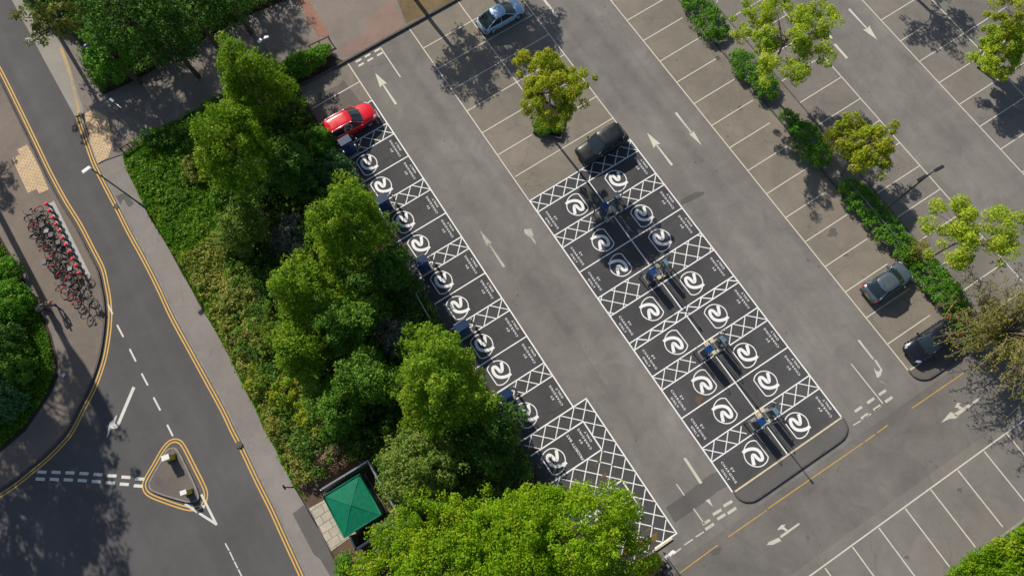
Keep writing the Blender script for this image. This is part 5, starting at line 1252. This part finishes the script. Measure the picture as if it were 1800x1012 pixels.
for i in range(17):
    p = da.lerp(db, i/15.4)+out*(1.0+rd.uniform(0, .55)); spots.append((p, math.atan2(-out.y, -out.x)+rd.uniform(-.5, .5)))
for (x, y) in ((142, 497), (136, 515), (146, 528), (158, 545)):
    spots.append((G(x, y, .5), math.atan2(-out.y, -out.x)+rd.uniform(-.3, .5)))
for i, (p, a) in enumerate(spots):
    k_ = (i*5 % 3 == 1) or i in (4, 6)
    src = bk2 if k_ else bk; j = 1 if k_ else 0
    o = src if not used[j] else copy_tree(src); used[j] = True
    o.location = (p.x, p.y, .125); o.rotation_euler = (rd.uniform(-.28, .28), 0, a if rd.random() < .8 else a+math.pi)
    o['label'] = ('%s bicycle with %s, %s in the row' % ('parked' if k_ else 'dark', 'black basket' if k_ else 'pink rear guard', ordn[i]))
def make_dock():
    root = empty('docking_post', (0, 0, 0), 0, 'x', 'cycle dock', 'bicycle docks along the pale platform')
    b = MB(); b.box((0, 0, .35), (.16, .12, .7), 0, .8); b.build('stand', M['dmetal'], root)
    b = MB(); b.lathe((0, 0, .66), [(.10, 0), (.15, .05), (.15, .14), (.08, .2)], 12); b.build('red_head', M['red'], root)
    b = MB(); b.torus((0, 0, .5), .24, .02, 'X', 14, 5, 0, math.pi); b.build('wheel_hoop', M['steel'], root)
    return root
dk = make_dock()
for i in range(11):
    o = dk if i == 0 else copy_tree(dk); p = da.lerp(db, i/10)-out*.0
    o.location = (p.x, p.y, .12); o.rotation_euler = (0, 0, math.atan2(out.y, out.x))
    o['label'] = 'bicycle dock with a red head, %s along the pale platform' % (ordn[i] if i < 10 else 'lowest')

# ---------------------------------------------------------------- the two walkers
def person(feet, face, hgt, label, shirt, legs, hair, stride=.3, seed=1):
    root = empty('person', (feet.x, feet.y, .13), face, label, 'person'); s = hgt/1.7
    def skin_obj(name, V, E_, Rr, mat, rootv=0, sub=1):
        me = bpy.data.meshes.new(name); me.from_pydata([(x*s, y*s, z*s) for x, y, z in V], E_, []); o = link_mesh(name, me, root, mat)
        sk = o.modifiers.new('skin', 'SKIN'); ly = me.skin_vertices[0] if len(me.skin_vertices) else None
        if ly is None:
            bm = bmesh.new(); bm.from_mesh(me); bm.verts.layers.skin.verify(); bm.to_mesh(me); bm.free(); ly = me.skin_vertices[0]
        for i, r in enumerate(Rr):
            r = r if isinstance(r, tuple) else (r, r); ly.data[i].radius = (r[0]*s, r[1]*s); ly.data[i].use_root = (i == rootv)
        sb = o.modifiers.new('sub', 'SUBSURF'); sb.levels = sub; sb.render_levels = sub
        return o
    st = stride
    V = [(0, 0, .95), (0, 0, 1.15), (0.02, 0, 1.38), (0.03, 0, 1.47), (0.05, 0, 1.54), (.06, 0, 1.64)]; E_ = [(0, 1), (1, 2), (2, 3), (3, 4), (4, 5)]; Rr = [(.13, .09), (.125, .09), (.15, .09), .05, .072, .07]
    feet_ = {}
    for sd in (1, -1):
        b0 = len(V); f = st*sd
        V += [(.0, sd*.09, .9), (f*.5+.05, sd*.10, .50), (f-.06, sd*.10, .09), (f+.12, sd*.11, .04)]
        E_ += [(0, b0), (b0, b0+1), (b0+1, b0+2), (b0+2, b0+3)]; Rr += [.085, .055, .038, .035]
        b1 = len(V)
        V += [(.02, sd*.18, 1.40), (-f*.35, sd*.24, 1.13), (-f*.6+.12, sd*.22, .90), (-f*.65+.17, sd*.22, .83)]
        E_ += [(2, b1), (b1, b1+1), (b1+1, b1+2), (b1+2, b1+3)]; Rr += [.055, .042, .030, (.035, .018)]
        for q in range(4):
            b2 = len(V); V += [(-f*.65+.165+.013*q, sd*(.225-.012*q), .79), (-f*.65+.175+.012*q, sd*(.215-.012*q), .745-.004*q)]
            E_ += [(b1+3, b2), (b2, b2+1)]; Rr += [.009, .008]
        b2 = len(V); V += [(-f*.65+.20, sd*.195, .81), (-f*.65+.215, sd*.185, .775)]; E_ += [(b1+3, b2), (b2, b2+1)]; Rr += [.010, .009]
    skin_obj('body', V, E_, Rr, M['skin'])
    V = [(0, 0, .98), (0, 0, 1.16), (.02, 0, 1.38), (.03, 0, 1.45)]; E_ = [(0, 1), (1, 2), (2, 3)]; Rr = [(.155, .115), (.15, .112), (.17, .115), .075]
    for sd in (1, -1):
        f = st*sd; b1 = len(V); V += [(.02, sd*.19, 1.40), (-f*.35, sd*.245, 1.13), (-f*.6+.11, sd*.222, .92)]; E_ += [(2, b1), (b1, b1+1), (b1+1, b1+2)]; Rr += [.075, .06, .048]
    skin_obj('jacket', V, E_, Rr, M[shirt])
    V = [(0, 0, 1.0)]; E_ = []; Rr = [(.14, .11)]
    for sd in (1, -1):
        f = st*sd; b1 = len(V); V += [(.0, sd*.09, .88), (f*.5+.05, sd*.10, .50), (f-.06, sd*.10, .12)]; E_ += [(0, b1), (b1, b1+1), (b1+1, b1+2)]; Rr += [.105, .075, .058]
    skin_obj('trousers', V, E_, Rr, M[legs])
    for sd in (1, -1):
        f = st*sd; b = MB(); b.box(((f+.03)*s, sd*.105*s, .045*s), (.27*s, .1*s, .09*s), 0, .8); b.build('shoe', M['black'], root, bevel=.02)
    h_ = skin_obj('hair', [(.03, 0, 1.58), (.03, 0, 1.68), (-.03, 0, 1.60), (-.04, 0, 1.48)], [(0, 1), (0, 2), (2, 3)], [.085, .07, .075, .05], M[hair])
    b = MB(); b.box((.145*s, 0, 1.585*s), (.03*s, .025*s, .04*s), 0, .5); b.build('nose', M['skin'], root)
    for sd in (1, -1): b = MB(); b.box((.122*s, sd*.03*s, 1.61*s), (.02*s, .022*s, .012*s)); b.build('eye', M['black'], root)
    return root
person(G(105, 541, .1), math.radians(95), 1.68, 'person with long brown hair, brown top and blue jeans, walking beside the bicycles', 'tanc', 'denim', 'hair', .33)
person(G(88, 547, .1), math.radians(100), 1.72, 'person with dark hair and pale grey top walking next to the verge', 'greyc', 'dcloth', 'hair2', .25)
# bits of litter and a flat tray on the pavement
b = MB(); c0 = G(112, 659, .12); b.box((c0.x, c0.y, .16), (.3, .24, .03), .4); tag(b.build('paper_litter', plain('pale_paper', (.55, .66, .8, 1), .7)), 'scrap of pale blue litter on the shaded left pavement', 'litter')
# tall slim pylon out of frame: its shadow crosses the left pavement
g0 = G(190, 742); hh = 17.5; P0 = Vector((g0.x+SUN_DIR.x*hh/math.tan(SUN_EL), g0.y+SUN_DIR.y*hh/math.tan(SUN_EL), 0))
py = empty('totem_pylon', (P0.x, P0.y, 0), 0, 'tall slim pylon with a wide top panel outside the left edge', 'pylon')
b = MB(); b.box((0, 0, 6.6), (.45, .45, 13.2), 0, 1.0); b.build('shaft', M['dmetal'], py)
b = MB(); b.add([(-.24, -.2, 12.6), (.24, -.2, 12.6), (.24, .2, 12.6), (-.24, .2, 12.6), (-.52, -.25, 14.2), (.52, -.25, 14.2), (.52, .25, 14.2), (-.52, .25, 14.2), (-.52, -.25, 17.5), (.52, -.25, 17.5), (.52, .25, 17.5), (-.52, .25, 17.5)],
      [(0, 1, 5, 4), (1, 2, 6, 5), (2, 3, 7, 6), (3, 0, 4, 7), (4, 5, 9, 8), (5, 6, 10, 9), (6, 7, 11, 10), (7, 4, 8, 11), (8, 9, 10, 11), (3, 2, 1, 0)]); b.build('head', M['metal'], py)
